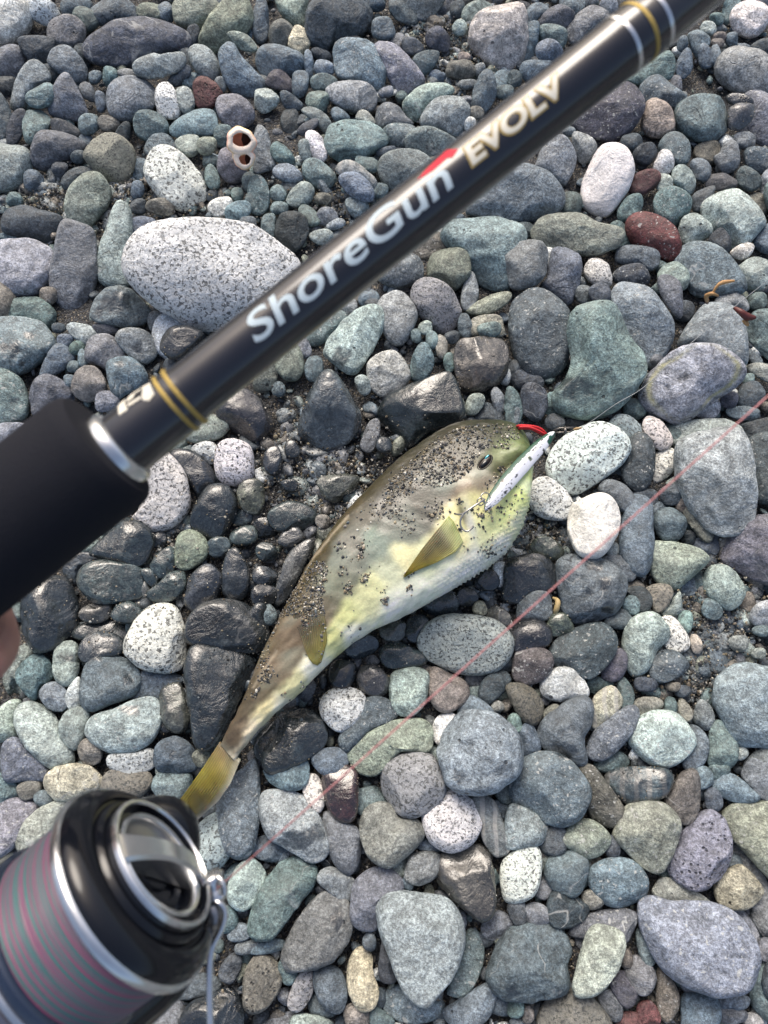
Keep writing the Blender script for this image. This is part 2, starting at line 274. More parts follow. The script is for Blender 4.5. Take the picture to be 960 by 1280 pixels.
# pebbles as seen in the photograph, tile by tile: "tile x0 y0", then one line each:
# type[*wet][layer][/pattern] outline-or-ellipse | name others refer to | rest of the label
PEBBLES = '''
@ 0 0
W1 -60,60 -30,0 20,-20 100,0 122,60 100,120 60,160 0,175 -50,140|white dark-flecked pebble|cut off by the top left corner
W1/g E165,45,70,44,25|black-and-white mottled pebble|beside the white pebble at the top left corner
P0 E35,238,64,72,0|
D1 65,150 130,135 200,145 205,185 160,245 110,230|dark triangular pebble|under the black-and-white mottled pebble at top left
G1/t 180,100 215,65 280,65 320,110 310,170 260,185 190,160|
T1/f E320,72,58,42,30|
B1 E285,28,58,42,0|
B1/t 340,45 360,10 400,-10 470,-5 515,35 520,75 450,85 380,95 345,75|
D1/v 310,180 340,130 420,85 500,70 600,80 680,115 708,155 690,195 620,200 540,235 460,250 370,240 325,215|big dark flat slate rock|with a hollow, largest dark stone near the top left
G2 E600,241,95,48,-12|grey oval pebble on the slate|leaning on the big dark flat slate rock
O1/f E565,45,48,38,10|
B1 E622,47,40,33,80|
O1/t E735,42,95,68,0|
O1/t 745,165 760,110 800,40 860,-10 920,-5 945,40 945,100 900,150 840,190 790,205|tall olive-grey rough pebble|standing at the top edge right of the big dark slate
L2 850,125 880,118 930,135 960,170 955,195 900,185 865,150|
B1 822,200 850,160 880,165 905,210 960,270 1000,320 960,370 900,370 850,320 830,260|
L1 710,190 740,170 790,190 825,250 820,290 790,303 745,275 715,235|pale teal egg pebble|standing upright right of the grey oval on the slate
D1 E675,286,50,28,-45|
D0 E705,225,62,22,65|
D1 E725,130,42,24,85|
G1 400,380 410,320 460,285 540,283 585,340 580,400 530,440 480,460 420,440|smooth round grey pebble|under the big slate, large and plain
W1/g E628,381,71,42,78|narrow speckled white pebble|standing right of the smooth round grey pebble
F1 180,225 200,185 250,170 300,210 330,270 325,310 290,315 230,280 190,250|
G1 40,380 60,300 100,240 140,230 185,270 190,310 140,330 110,380 80,420 45,405|
T2/f E154,361,56,45,-20|
P1 180,400 195,350 235,285 265,285 300,350 330,430 300,455 200,440|purple-grey triangular pebble|pointing up, left of the smooth round grey pebble
R1/p 725,320 750,285 800,305 835,355 800,400 760,410 735,390|small maroon lava pebble|full of pores, right of the narrow speckled white pebble
L1 E695,374,52,34,75|
B0 E715,308,40,34,0|
P1 810,400 825,360 880,355 930,380 955,430 930,470 880,485 830,455|dark plum rounded pebble|just above the orange barnacle shell
T1 637,485 670,445 740,410 800,410 818,460 805,505 740,515 660,515|long dark green pebble|lying below the small maroon lava pebble
T1 500,460 520,425 570,418 620,445 630,495 570,530 515,510|
T1 E334,466,42,38,0|
D1/v 188,460 200,443 250,455 310,500 290,515 210,505|
T1/t 85,440 110,412 160,415 187,450 175,500 130,545 95,525|
D1 E60,480,75,33,-70|
B1 0,350 40,420 45,470 20,530 -30,530 -40,400|
P1 112,585 135,510 175,490 260,505 325,545 300,580 230,610 180,640 130,630|plum bean-shaped pebble|left of the green granite pebble with a red patch
O1/g 315,575 350,525 400,500 460,515 500,560 505,620 470,690 400,680 330,610|green granite pebble|with a rusty red patch, left of the speckled white egg
G1/v -30,545 40,540 105,560 120,620 90,690 20,725 -40,700|
O1/t 243,765 260,710 310,655 370,650 415,710 410,760 370,820 330,865 280,850 245,800|greenish egg-shaped pebble|below the green granite pebble with the red patch
W1/g 542,640 560,570 610,540 680,570 740,640 780,720 760,760 690,795 620,760 565,700|speckled white egg pebble|upper left of the biggest white boulder, black specks
M1 E605,776,54,33,10|
L1/v 375,1060 372,950 400,860 430,775 460,760 490,800 495,900 500,1000 490,1070 430,1080|pale green ridged stone|standing upright left of the biggest white boulder
P1 205,920 235,830 300,840 350,870 365,960 360,1060 300,1170 240,1160 185,1070|tall slate slab|purple-grey, left of the pale green ridged stone
D1 10,870 20,800 80,770 160,790 230,810 235,850 190,910 100,890|
B1 E540,856,50,44,-10|
W2/g 470,1005 495,915 585,850 750,835 900,850 1035,910 1125,990 1110,1130 960,1210 765,1226 630,1170 525,1095|biggest white boulder|oval granite with black specks, left of the rod lettering
N1/q E826,776,48,35,-15|
T1 E892,796,52,40,-20|
P1 815,620 830,565 880,565 925,620 910,670 870,685 830,660|
C1 655,530 700,505 745,515 750,560 720,590 680,570|
O2 E775,546,38,34,0|
T1 E840,510,45,35,90|
T0 540,570 560,520 600,500 650,525 640,590 570,600|
B0 E525,640,52,28,90|
B1 E515,711,33,25,90|
F1 E520,776,32,30,0|
B1 E125,678,40,38,0|
D1 230,690 250,650 300,625 355,640 340,670 260,715|
T1 E55,750,32,29,0|
D1 E225,634,33,27,0|
D1 E295,590,30,24,0|
B1 E357,289,28,25,90|
T1 E412,286,38,30,90|
P1 E330,345,42,26,60|
B1 E378,381,42,20,85|
M1 E408,466,42,32,15|
D1 430,505 465,458 490,470 480,530 450,525|
S1 E475,275,36,18,10|
T1 E790,605,32,27,0|
T1 E795,666,48,27,80|
D0 E310,215,50,35,90|
T1 E890,730,28,24,90|
T1/t E942,690,45,30,70|
T1 E944,760,40,28,80|
B1 E930,840,32,29,0|
D0 E185,280,45,40,0|
D0 E25,320,42,35,0|
F1 E825,320,32,25,90|
P1/v -60,960 0,898 100,893 170,915 205,960 200,1040 150,1095 60,1125 -40,1135|pale mauve scratched stone|cut by the left edge, beside the tall slate slab
B0 E70,886,72,22,0|
M1 E205,885,16,12,0|
@ 320 0
F1 E18,80,88,31,88|
L1 80,-20 185,-20 190,30 175,110 120,80 85,40|
M1 47,130 60,90 100,75 138,105 140,145 110,180 65,175|small taupe round pebble|touching the cream-white pebble near the top edge
Y1/v 120,170 145,100 180,105 205,145 190,190 150,200|small cream-white pebble|with a rusty stain, beside the small taupe round pebble
D1/t 185,100 200,30 260,-20 360,-20 420,20 432,70 400,130 340,150 280,170 270,195 220,180 190,140|large dark rough boulder|at the top edge right of the small cream-white pebble
B1 433,100 445,70 490,62 515,90 520,140 480,155 440,140|
D1 500,30 510,-20 560,-20 600,60 600,95 560,90 520,70|
G1/t 540,-20 700,-20 690,30 650,70 600,85 560,40|
P0 E705,25,50,36,90|
D1 E755,35,35,28,90|
L1/f 770,60 790,20 840,0 885,20 880,45 820,80 785,90|
L1/f E765,105,33,27,90|
D1/f 635,140 650,110 690,100 725,140 725,190 690,195 650,180|
D1 545,165 560,140 600,148 630,180 610,205 565,205|
N1/t 797,130 810,80 860,35 930,15 1000,25 1020,120 1000,230 940,270 870,250 830,210 800,170|big pinkish-white rounded stone|at the top edge just above the rod
M1/f E768,262,58,37,5|
P1/f 445,165 480,150 530,165 570,210 620,270 630,310 590,350 540,360 500,300 470,220|long purple-grey pebble|slanting beside the big blocky blue-grey stone
B1/f 290,180 320,150 380,148 440,165 480,200 487,290 460,350 400,320 310,290 295,230|big blocky blue-grey stone|left of the long purple-grey pebble near the top
B1 0,240 10,180 60,165 150,190 185,225 170,270 120,290 40,300|
D0 E245,205,42,22,30|
B1 E198,246,60,18,85|
B1 E255,256,40,29,10|
T1 E253,310,52,32,-10|
B1 E165,315,50,33,90|
V1 35,315 60,265 100,265 145,320 140,355 80,340|black porous lava pebble|small, left of the banded grey potato pebble
L1/t 0,400 -2,340 40,328 85,370 70,405 30,425|
G1/v 265,350 290,315 350,305 420,315 455,360 440,410 380,425 310,400|banded grey potato pebble|below the big blocky blue-grey stone
B1 E488,346,29,20,-15|
B1 90,350 110,340 150,365 180,395 165,415 110,405|
T1 E230,381,46,41,30|
L1/v 550,400 580,350 640,315 720,315 743,345 700,375 640,420 590,460|long pale green pebble|slanting above the rod, below the pinkish-white stone
G1/t 615,450 650,390 710,358 770,365 800,410 790,460 750,510 680,500 630,480|
P1/f 447,430 480,385 530,395 560,430 588,465 520,480 460,480|
P1/f 470,490 510,465 570,465 600,490 570,545 530,555 490,535|
G1/v 557,520 590,485 650,475 720,505 750,530 700,570 640,600 570,570|
T1/t 257,525 285,465 340,452 420,460 480,495 490,545 440,575 380,605 310,605 270,570|large teal bean-shaped pebble|above the rod, left of the grey pebbles the rod covers
G1 457,620 480,580 540,560 620,570 660,610 620,680 540,720 480,690 460,650|
T1 E415,615,46,33,15|
S2/b 300,635 320,610 360,605 420,640 455,680 440,705 380,670 320,660|two-tone pebble|orange-white at one end and grey, under the teal bean-shaped pebble
B2 310,670 340,650 390,655 435,700 440,745 400,755 340,720|smooth navy-grey oval pebble|below the two-tone orange and grey pebble
T1 173,630 190,600 230,598 280,635 303,670 280,700 230,705 185,670|
W1/g E228,549,66,30,65|
L1 E185,565,45,25,80|
B1 E118,651,60,33,10|
L1/f 115,750 140,705 180,680 218,705 210,750 170,780 130,775|
P1 -10,640 0,480 40,490 60,560 75,620 40,640|
T1 55,560 80,530 130,570 150,610 110,620 70,600|
D1 E195,478,45,22,-40|
D0 E130,460,55,35,90|
G1 170,415 210,400 260,430 285,470 260,500 220,460|
C1/f 375,450 390,415 420,420 450,455 430,470|
B1 280,420 300,400 340,425 350,450 300,455|
T1/f E8,735,70,44,90|
D1/t 72,860 90,805 140,795 190,820 195,880 160,935 110,940 80,900|round dark grey pebble|between the biggest white boulder and the rod
T1 E50,850,50,30,90|
T1 E84,725,35,30,90|
T1 E86,780,35,25,0|
T1 E200,810,50,30,50|
P1 E268,815,42,36,0|
M1 E253,746,32,24,0|
G1 335,760 365,738 420,765 400,800 365,815|
L1/v 195,890 220,865 270,860 290,885 250,920|
G1 E300,842,36,20,-20|
T1 E465,715,30,28,0|
B1 E490,570,42,18,-15|
B1/t 810,400 825,310 865,262 895,300 895,370 850,430|
P1 E795,316,38,20,0|
B0 E918,315,50,40,90|
T1 E932,345,35,28,0|
B1 590,220 640,190 685,195 680,230 650,270 610,290|
M1 E825,425,30,25,0|
N1 E800,465,30,24,90|
M1 E780,215,25,20,0|
B1 E445,10,40,34,0|
B0 E680,290,35,24,0|
G1 E840,265,30,22,90|
F1 790,785 870,675 960,615 1080,640 1152,720 1140,790 1050,825 920,825 820,805|large fleck-spotted slate pebble|partly under the rod below the last word
T1/t 695,870 735,830 810,825 885,810 960,835 1005,885 990,990 945,1080 870,1085 810,1035 765,960 715,915|large blue-green mottled stone|just below the rod and right of the olive cobble
M0/f E655,925,66,55,0|
@ 640 0
B1 40,80 60,30 100,10 140,35 100,70 60,110|
D1 95,100 130,40 190,20 235,55 200,105 150,110|
P1/f 200,120 240,60 300,20 350,30 365,60 300,110 230,170|
B1 35,230 35,160 60,90 100,85 100,130 85,200 60,240|
T1 E152,136,56,47,15|
B2 88,190 110,155 160,155 192,195 170,225 110,225|
B1 30,280 40,235 100,228 150,235 100,290 60,310|
B1 E225,20,50,40,0|
G1 E365,20,36,30,0|
D1 E35,35,40,30,0|
D1 E420,10,44,30,0|
G1 E290,5,32,22,0|
T1 E10,295,35,25,90|
W1 818,80 830,30 880,0 940,10 970,60 940,120 890,143 840,120|round white speckled ball pebble|near the top right corner
T0 E825,45,50,40,90|
T1 E770,70,28,25,0|
P1 E940,12,45,30,0|
L1/f E735,110,32,28,90|
M1 E778,140,25,20,0|
B1 E825,150,30,22,90|
M1 E770,165,25,22,0|
B1 E640,165,32,20,90|
B1 660,130 700,115 740,140 735,180 700,220 670,180|
B1 E648,241,60,31,-68|
B1 E725,212,50,26,85|
B1 E765,215,50,22,85|
G1/v 762,260 780,210 830,185 920,195 970,230 980,320 930,360 850,345 790,310|large grey-tan banded stone|at the right edge below the round speckled ball
B0 E840,182,52,24,0|
D1 890,180 930,150 980,150 980,200 910,205|
T1/t 430,300 500,240 580,190 610,230 600,290 540,320 450,320|
B1/f 475,350 500,300 550,280 600,320 655,370 620,410 570,400 500,390|
P1 E615,320,35,25,90|
F1/v 610,430 630,385 690,358 770,365 810,410 810,470 770,520 730,540 660,515 620,480|round dark grey scarred stone|with brown blotches, right of the cracked tan pebble
M1/v 485,480 500,390 540,370 590,395 605,440 605,490 560,520 515,515|cracked tan pebble|split by a dark crack, right of the porous purple stone
V1/f 228,460 270,400 350,340 430,310 480,350 497,400 470,460 420,510 350,530 270,505|porous purple stone|large and dark, right beneath the rod
D*2/v 800,370 820,350 870,352 905,375 900,395 830,395|
S*2/v 810,450 815,405 860,390 905,400 900,450 860,485 820,480|
P0/f 860,400 880,350 940,350 1000,400 1010,500 960,560 900,530 850,490|
G1/f 90,620 120,545 180,505 220,540 240,600 215,670 190,700 140,670 100,640|grey egg pebble|leaning between the fleck-spotted slate pebble and the white pebble
S1/b 225,520 240,495 290,510 318,550 290,600 265,612 240,580|
P1 E215,495,25,20,0|
N1/q 258,730 275,640 320,560 375,535 430,555 458,620 445,690 400,770 350,820 290,800 262,770|smooth bright white oblong pebble|standing upright right of the rod, brightest there
T0 E215,766,52,45,0|
D1 E450,535,40,37,0|
D1/v 450,585 480,545 530,540 545,575 510,620 465,610|
T1/f 547,550 580,505 630,505 665,550 660,610 620,625 570,590|
W1/g 530,630 550,570 590,565 608,610 590,650 550,660|
R1 437,715 460,660 510,635 550,645 555,680 510,720 470,735|dusky red smooth pebble|right of the bright white oblong pebble
L1/t 595,680 610,630 650,620 685,660 685,710 660,735 620,700|
L1 E570,690,40,34,90|
T1/f 530,760 550,720 600,700 660,730 672,775 640,830 590,852 545,820|round teal speckled pebble|just above the maroon stone
T1 395,800 430,740 480,725 490,770 460,820 410,830|
B1/p E708,636,45,38,70|
M0 680,580 700,545 770,530 780,600 740,620 700,610|
G1 755,590 780,570 800,530 840,530 855,590 840,640 790,650 765,620|
G1 E873,526,44,32,5|
B1/f 870,580 890,555 940,555 980,580 980,640 920,655 880,625|
V1 725,690 745,655 800,650 840,675 840,700 790,718 740,710|
B1 840,660 870,620 920,650 935,690 900,720 860,705|
G1 930,690 955,635 1000,640 1000,780 950,780|
D1 672,760 690,720 755,697 755,730 720,775 690,800|
L1/f 708,790 730,745 830,712 900,760 948,830 920,880 850,940 800,900 740,850|pale green flat blocky stone|right of the maroon stone, near the right edge
L1/t 625,870 640,815 690,803 745,840 745,880 700,910 650,920|
R1/f 430,860 450,810 510,798 580,825 620,870 635,930 600,980 540,960 460,920|maroon stone|dark red with pale flecks, the largest red one
D2 735,905 780,855 820,900 810,950 770,940|
O0 E920,766,45,40,60|
B1 905,900 960,840 1000,860 1000,950 930,945|
O1/t 72,870 100,820 170,800 260,805 320,840 400,860 408,900 380,935 290,960 180,935 90,910|long grey-green rough stone|below the bright white oblong pebble
T0 E400,890,55,48,90|
F0 E50,865,40,30,0|
T1 E12,885,45,32,90|
P2 -30,940 60,900 130,920 140,980 110,1050 60,1080 0,1080 -20,1020|dark plum blunt pebble|right of the large blue-green mottled stone below the rod
P1 130,1050 150,940 200,930 255,960 262,1020 240,1100 210,1145 150,1110 100,1070|
W1/g 815,955 860,915 905,915 900,950 860,975|
B1 390,980 400,930 460,920 540,935 553,980 520,1015 440,1000|
B1/v 600,980 640,920 700,905 780,930 840,1000 873,1060 860,1095 780,1110 690,1110 650,1060|large veined blue-grey stone|below the maroon stone near the right edge
@ 640 320
F1/f 0,330 -5,190 40,130 100,115 160,150 210,210 215,290 200,400 150,455 90,465 40,430|big dark stone flecked white|left of the big teal saddle stone
T2/t 208,260 230,200 290,175 370,170 410,210 450,280 500,370 500,430 450,520 380,580 280,612 220,600 170,570 158,510 200,460 220,400 210,320|big teal saddle-shaped stone|with a dark wet lower corner, above the lure
B1/f 370,170 390,115 440,100 510,120 570,180 607,250 600,320 560,390 510,430 470,380 420,270|large pale blue stone|tucked behind the big teal saddle-shaped stone
W1/g 270,60 290,10 330,0 360,30 375,100 350,115 300,105|small white speckled pebble|above the large pale blue stone
G1 E270,144,38,35,0|
B2 E330,141,43,37,0|
D1/f 375,75 410,40 480,30 515,70 510,105 450,120 390,100|
L1 545,75 570,35 620,25 660,60 660,110 630,130 570,120|
P2 545,90 580,70 630,100 640,160 640,220 620,230 570,170|upright mauve finger pebble|right of the large pale blue stone
D0 E640,205,46,38,0|
G1/f 625,330 660,260 720,185 790,180 850,210 875,290 875,400 830,400 740,370 680,350|large rough grey stone|with white dots, behind the yellow-lined stone
P2/v 485,530 500,470 560,400 640,345 720,335 800,360 860,400 872,440 840,490 760,540 700,590 630,622 560,600 510,570|large lavender yellow-lined stone|with a faint yellow ring, right of the teal saddle stone
L1/t 840,60 880,20 930,10 980,40 980,110 930,135 870,110|
P1 760,175 790,140 830,132 875,160 885,200 850,215 800,205|
T1/t E920,170,38,32,0|
D1 E948,115,30,25,0|
T1/v 880,280 900,215 950,200 1000,220 1000,400 950,380 900,330|
W0/g 690,590 720,550 770,535 783,570 760,605 710,610|
C1/f 880,420 920,400 990,420 990,480 930,460|
T1 E885,460,26,19,-10|
D1 845,520 870,480 920,470 948,505 940,550 890,573 850,560|
P1 E815,540,33,31,0|
T1 E868,590,66,25,5|
D1 855,640 900,620 980,610 980,690 880,700|
L1 600,665 630,625 720,612 800,612 857,645 850,670 790,670 690,690 610,715|long flat pale olive pebble|directly above the big pale trapezoid stone
G2/t 615,740 630,690 700,665 790,655 850,670 885,760 905,900 890,1000 830,1045 740,1020 670,930 630,850|big pale trapezoid stone|light grey, the red line crosses its upper left
D1/f 875,760 880,700 930,665 1000,690 1000,900 920,925 885,850|
W1/g 488,640 510,600 560,620 600,680 590,720 550,728 510,690|small speckled oval pebble|white with dark spots, right of the big speckled white stone
C1/g 360,640 390,595 430,595 470,625 485,660 450,690 400,680|
D1/f 412,820 430,720 460,665 510,670 535,730 530,820 490,880 440,870|upright charcoal pebble|right of the big speckled white stone
W0/g 530,850 540,740 600,720 615,760 600,810|
W1/g 130,790 150,730 210,670 310,625 380,640 430,680 440,730 400,790 320,850 240,893 180,870 140,830|big speckled white stone|right beside the tip of the lure
W1/g 60,880 90,835 140,830 200,880 232,940 200,990 110,980 60,930|grey-white mottled pebble|between the fish's chin and the plain white egg pebble
N2/q 210,1005 225,935 246,921 315,891 375,906 405,975 390,1056 330,1131 255,1125 216,1056|plain white egg pebble|touching the red line right of the fish's head
P1 325,870 360,840 420,855 460,900 465,940 410,960 350,910|
D1 E595,896,45,38,-10|
D0 E500,910,46,42,0|
M1 E640,930,35,28,90|
D1/v 30,550 40,490 80,475 125,510 130,570 100,620 50,600|
T1 -20,500 20,510 40,580 20,640 -20,640|
D0 E55,470,60,40,10|
D1 E160,622,40,29,0|
D0 E232,632,40,24,0|
T0 E460,575,46,38,0|
T0 E150,560,44,38,90|
@ 0 320
T1 0,190 60,160 140,155 200,200 207,240 180,275 100,260 0,230|
T1/f -40,250 60,228 150,245 205,310 200,360 120,420 60,445 -40,420|large teal stone with wet spots|cut by the left edge, above the black grip
T1/f -40,430 20,425 80,465 108,530 100,600 50,625 -40,625|dark green-grey round stone|at the left edge just above the black grip
P1 110,520 140,455 200,447 260,490 270,530 200,580 130,600 115,560|
M1 275,450 310,415 360,420 400,480 380,530 320,545 270,505|dark brown rounded pebble|just above the black grip's end
T1/v 337,220 360,155 410,118 480,120 540,170 567,215 540,255 460,270 370,250|wet-capped teal pebble|below left of the biggest white boulder
L1/t 248,265 290,250 350,270 368,300 330,335 280,310|
D1 E395,275,48,25,5|
G1/f 320,390 330,320 380,293 430,310 470,370 430,440 370,410|
G1/v 433,305 460,275 530,275 580,310 590,360 570,395 520,405 460,350|cracked grey pebble|with a dark patch, left of the shiny black nugget
C0 575,330 580,260 620,222 680,240 710,300 650,390 600,370|
V*2/t 600,330 630,270 700,265 760,290 740,330 660,390 610,360|shiny black nugget|rough and wet, sitting on a pale pebble above the rod
B1/v 402,430 420,390 490,385 540,420 545,470 480,510 430,530|
P1 E400,545,45,40,0|
B1 150,440 200,340 240,335 283,380 250,420 180,450|
B1 E245,320,32,28,0|
T1 E290,346,30,28,0|
M1 E180,150,36,34,0|
B1 E220,270,26,20,0|
T1 E275,416,25,22,0|
B1 E310,385,36,20,85|
B1 E265,470,30,24,0|
P1/b -20,640 60,625 105,640 80,680 0,715|
P0 E585,245,40,34,90|
W1/g 520,960 565,770 600,725 650,760 700,830 717,910 700,970 640,1025 560,1030 490,985|large black-speckled white stone|half hidden beneath the end of the black grip
O1/f 680,660 720,610 790,595 850,610 857,650 810,690 730,700|olive oval pebble|touching the lower edge of the rod near the gold bands
V*1/t 810,590 840,520 900,490 960,520 1000,580 1020,650 950,700 880,660|dark plum wet rough rock|under the rod, right of the olive oval pebble
C1/g 720,730 750,700 800,700 818,735 790,780|
W1/g 803,780 820,710 870,688 930,705 950,750 945,830 880,865 820,840|blocky olive-white granite pebble|below the olive oval pebble by the rod
D*1 630,760 660,725 740,740 800,810 800,870 750,920 710,850|
K*1 715,1000 750,900 790,860 850,860 890,920 875,990 830,1060 770,1060|glossy navy-black pebble|wet, right of the large black-speckled white stone
O*1/t 890,900 910,850 960,835 990,870 980,960 920,960|
T0 E665,705,40,34,0|
@ 320 320
P1/f 455,70 480,0 560,-20 620,10 632,60 600,100 530,120 470,100|
P1/g 583,150 600,100 650,85 720,115 765,180 770,230 730,285 690,292 640,250 600,200|pepper-grey granite egg|large, below the rod above the brown-black wet stone
G1 768,160 785,85 810,58 830,100 832,160 800,200 775,195|
O1/v 790,200 830,170 900,140 950,138 945,175 880,215 810,222|
O1/v 797,270 820,230 900,220 925,250 920,305 810,300|split olive pebble|with a notch, left of the big flecked dark stone
T2 E875,278,46,30,-15|
O1 640,60 660,-10 720,-30 790,-10 805,60 780,100 740,130 680,110|round olive cobble|below the rod left of the large blue-green mottled stone
B0 E425,161,43,33,0|
G1/t 455,190 490,140 540,130 590,180 605,230 570,310 520,335 480,290|
L1/t 257,350 290,290 350,225 420,190 465,205 478,260 450,330 400,410 360,442 300,410 265,380|large pale green egg stone|leaning below the rod lettering, lighter than its neighbours
T0/f 165,310 220,250 290,205 335,215 340,250 290,300 240,335 190,335|
C0 E340,190,38,34,0|
C1/t 415,420 450,375 510,360 560,400 580,450 540,500 480,525 430,490|
T1 580,400 610,335 640,325 667,380 660,430 620,470 585,460|teal wedge pebble|above the big glossy black wet boulder
L1 370,460 400,445 435,475 425,515 400,523 380,500|
M*1/t 745,380 760,325 820,310 900,310 945,340 950,400 920,470 850,510 790,515 750,470|brown-black wet stone|square, below the pepper-grey granite egg
K*1 457,575 500,520 580,480 680,445 730,440 770,520 783,590 750,625 650,660 570,720 520,680 470,620|big glossy black boulder|wet, right above the fish's back
B*1/t 152,650 180,560 230,460 280,432 330,480 370,550 393,610 370,680 300,720 220,725 170,690|big pointed blue-grey boulder|left of the big glossy black boulder
O1/v 65,395 100,350 140,320 175,370 175,440 140,470 90,450|
T1/f 182,420 200,378 240,380 253,430 230,470 195,465|
O1/t -10,470 20,400 60,395 82,440 60,500 0,508|
P1 E180,346,40,28,80|
P1/t 393,700 420,630 455,612 465,650 440,730 405,730|
K*1 E480,710,33,32,0|
L1 783,570 800,525 840,515 858,540 830,590 795,595|
G1 880,520 900,492 930,530 930,585 905,590|
D0 820,610 860,550 920,590 930,640|
G1 935,520 960,495 990,560 980,630 945,620|
T1 E660,316,35,25,90|
D1 E735,306,28,26,0|
M1 E695,340,46,22,90|
B1 E785,265,50,27,85|
T1 E725,400,40,20,90|
L1 E635,270,28,27,0|
T1 E600,300,26,20,90|
K*1 25,770 40,725 80,715 98,760 80,820 40,815|
D*1 E135,726,36,28,80|
K*1 E125,862,36,25,0|
O*1/t 235,840 300,820 390,830 360,890 300,930 250,900|flat brown-black rock|in the wet gravel left of the fish's back
B1 E85,500,30,25,90|
@ 0 640
K*1 340,150 420,60 470,20 560,60 575,130 530,200 450,190 380,170|dark wet triangular rock|below the grip, left of the glossy navy-black pebble
L0 275,160 310,130 400,60 412,70 380,120 330,150|
O1 655,190 665,100 710,67 760,90 785,135 760,185 700,218 665,210|dry khaki rounded pebble|dull among dark wet stones below the glossy navy-black pebble
T*1 E820,130,46,37,-10|
T*1 562,200 590,155 640,130 660,170 655,220 610,250 575,235|
T*1 E562,245,42,24,60|
T*1 545,310 590,270 640,225 690,220 698,270 670,320 600,340|
D*1/t 690,330 710,250 770,195 820,215 832,270 800,340 740,380 700,360|
K*1 830,250 850,160 890,140 930,210 935,290 890,335 840,310|
T*1/f 290,250 310,200 380,178 470,185 535,215 555,270 530,320 450,340 360,340 310,300|large wet green stone|below the grip, right of the big black gritty stone
B*0 235,210 290,150 370,160 390,185 310,200 290,270 260,260|
K*1/t 78,380 100,310 160,255 230,250 280,300 295,370 280,450 220,510 140,530 100,480|big black gritty stone|round and wet, right of the fingertip
M*1 E362,377,65,38,-12|brown-red oval pebble|small, below the large wet green stone
T*1 415,390 440,350 490,337 535,370 510,410 450,415|
T*0 275,470 300,425 380,405 480,425 490,480 400,500|
D*1/f 292,520 320,465 390,447 450,470 470,510 440,540 350,560 310,560|
L1 197,570 210,510 260,485 295,510 295,600 260,650 220,645 200,610|small pale green block|standing right of the mottled green pebble near the fingertip
B1 300,680 320,580 370,540 440,533 500,570 530,630 500,690 420,720 350,745 315,730|round slate-blue stone|with a dark wet rim, above the pale grey-green kidney stone
W1/g 467,510 490,440 540,370 600,342 660,360 690,440 693,540 660,595 570,597 500,560|large salt-and-pepper stone|egg-like granite left of the fish's tail half
K*1/v 705,430 740,370 800,332 880,330 960,370 1000,440 980,510 900,530 800,520 710,490|big black wet hump|against the fish's back above the spotted wet slab
K*1/t 692,590 720,510 800,505 900,525 950,570 900,700 830,850 780,893 730,870 710,770 700,680|spotted wet slab|large, dark blue, left of the fish's tail
O*1/t 597,700 620,655 670,642 700,700 710,770 690,825 640,820 605,770|wet olive patterned pebble|left of the spotted wet slab
L1/f 325,830 350,770 430,740 520,700 580,697 605,750 590,830 540,880 450,907 370,880|pale grey-green kidney stone|below the round slate-blue stone
B0 480,690 530,600 600,595 680,620 695,660 640,650 600,720|
L1 220,800 250,750 310,732 340,760 325,830 290,890 250,880 225,840|
L1/t 57,760 90,715 150,720 200,760 240,830 278,910 260,950 190,960 120,910 70,840|big pale green stone|above the reel, right of the left edge
L1 -30,770 30,710 80,710 60,780 70,830 20,860 -30,860|
F1/f 5,920 20,860 70,845 110,890 170,950 180,1000 100,1010 20,1010|
G1 145,680 180,640 230,645 260,700 240,745 180,735|
C1 245,690 270,640 300,620 305,700 290,740 255,735|
T1/t 55,610 100,550 150,530 190,560 200,620 150,660 130,710 80,660|mottled green pebble|below the big black gritty stone
G0/f 10,620 40,530 90,500 130,530 60,600 70,670 90,700 40,690|
M1 292,900 310,855 350,852 385,890 370,940 320,950|
C1/g 402,920 430,905 510,900 560,885 588,910 570,960 490,990 410,960|
B1/t 578,890 620,850 680,848 735,900 735,960 680,980 590,970|
O1 E755,922,40,34,90|
K*0 E585,100,45,36,0|
T*1 E915,90,50,38,-10|
T*0 E905,20,44,34,0|
K*0 E620,800,60,50,0|
@ 320 640
T*1/t 40,20 70,-20 140,-40 210,-10 225,30 190,60 130,80 70,70|wet blue-green mottled rock|left of the fish's back
M1 E250,36,29,27,0|
P*1 80,110 110,65 155,55 178,95 150,125 110,133|
G*1/t 65,350 90,230 130,150 190,110 220,110 190,180 150,260 110,330|long grey-green wet slab|tucked against the fish's back
T1 E50,386,40,27,90|
K*0 E35,60,50,38,0|
T*1 E38,150,42,34,0|
D*1 E30,240,50,36,0|
K*1 E30,312,52,42,0|
K*1 E10,405,60,40,90|
O1/g 603,490 630,430 700,390 790,385 890,405 955,460 955,530 900,590 800,612 700,580 630,545|big oval granite stone|grainy greenish white, below the fish's belly under the red line
D*1/t 620,350 660,300 720,285 760,330 750,370 690,390 640,380|
K*1 E790,320,40,38,0|
K*1/t E865,256,46,44,0|
W1/g 880,230 900,190 940,195 948,240 920,280 890,265|
Y1 E840,362,29,27,0|
O*1 860,385 900,350 955,390 940,430 890,420|
T*1/v 462,540 480,495 550,490 620,530 640,560 590,585 490,585|wet dark green pebble|left of the big oval granite stone
O*1 E515,445,55,42,0|
D*1 E610,440,55,48,90|
T*1 E390,500,66,50,0|
M*1 378,620 400,580 450,575 498,620 490,680 440,695 395,670|dark brown wet pebble|right of the fish's tail half, under the green pebble
K*1 E325,606,60,52,90|
L1/t 500,650 520,600 580,583 640,600 648,660 620,740 570,770 520,750 505,700|pale olive lumpy pebble|left of the tan pebble below the oval granite stone
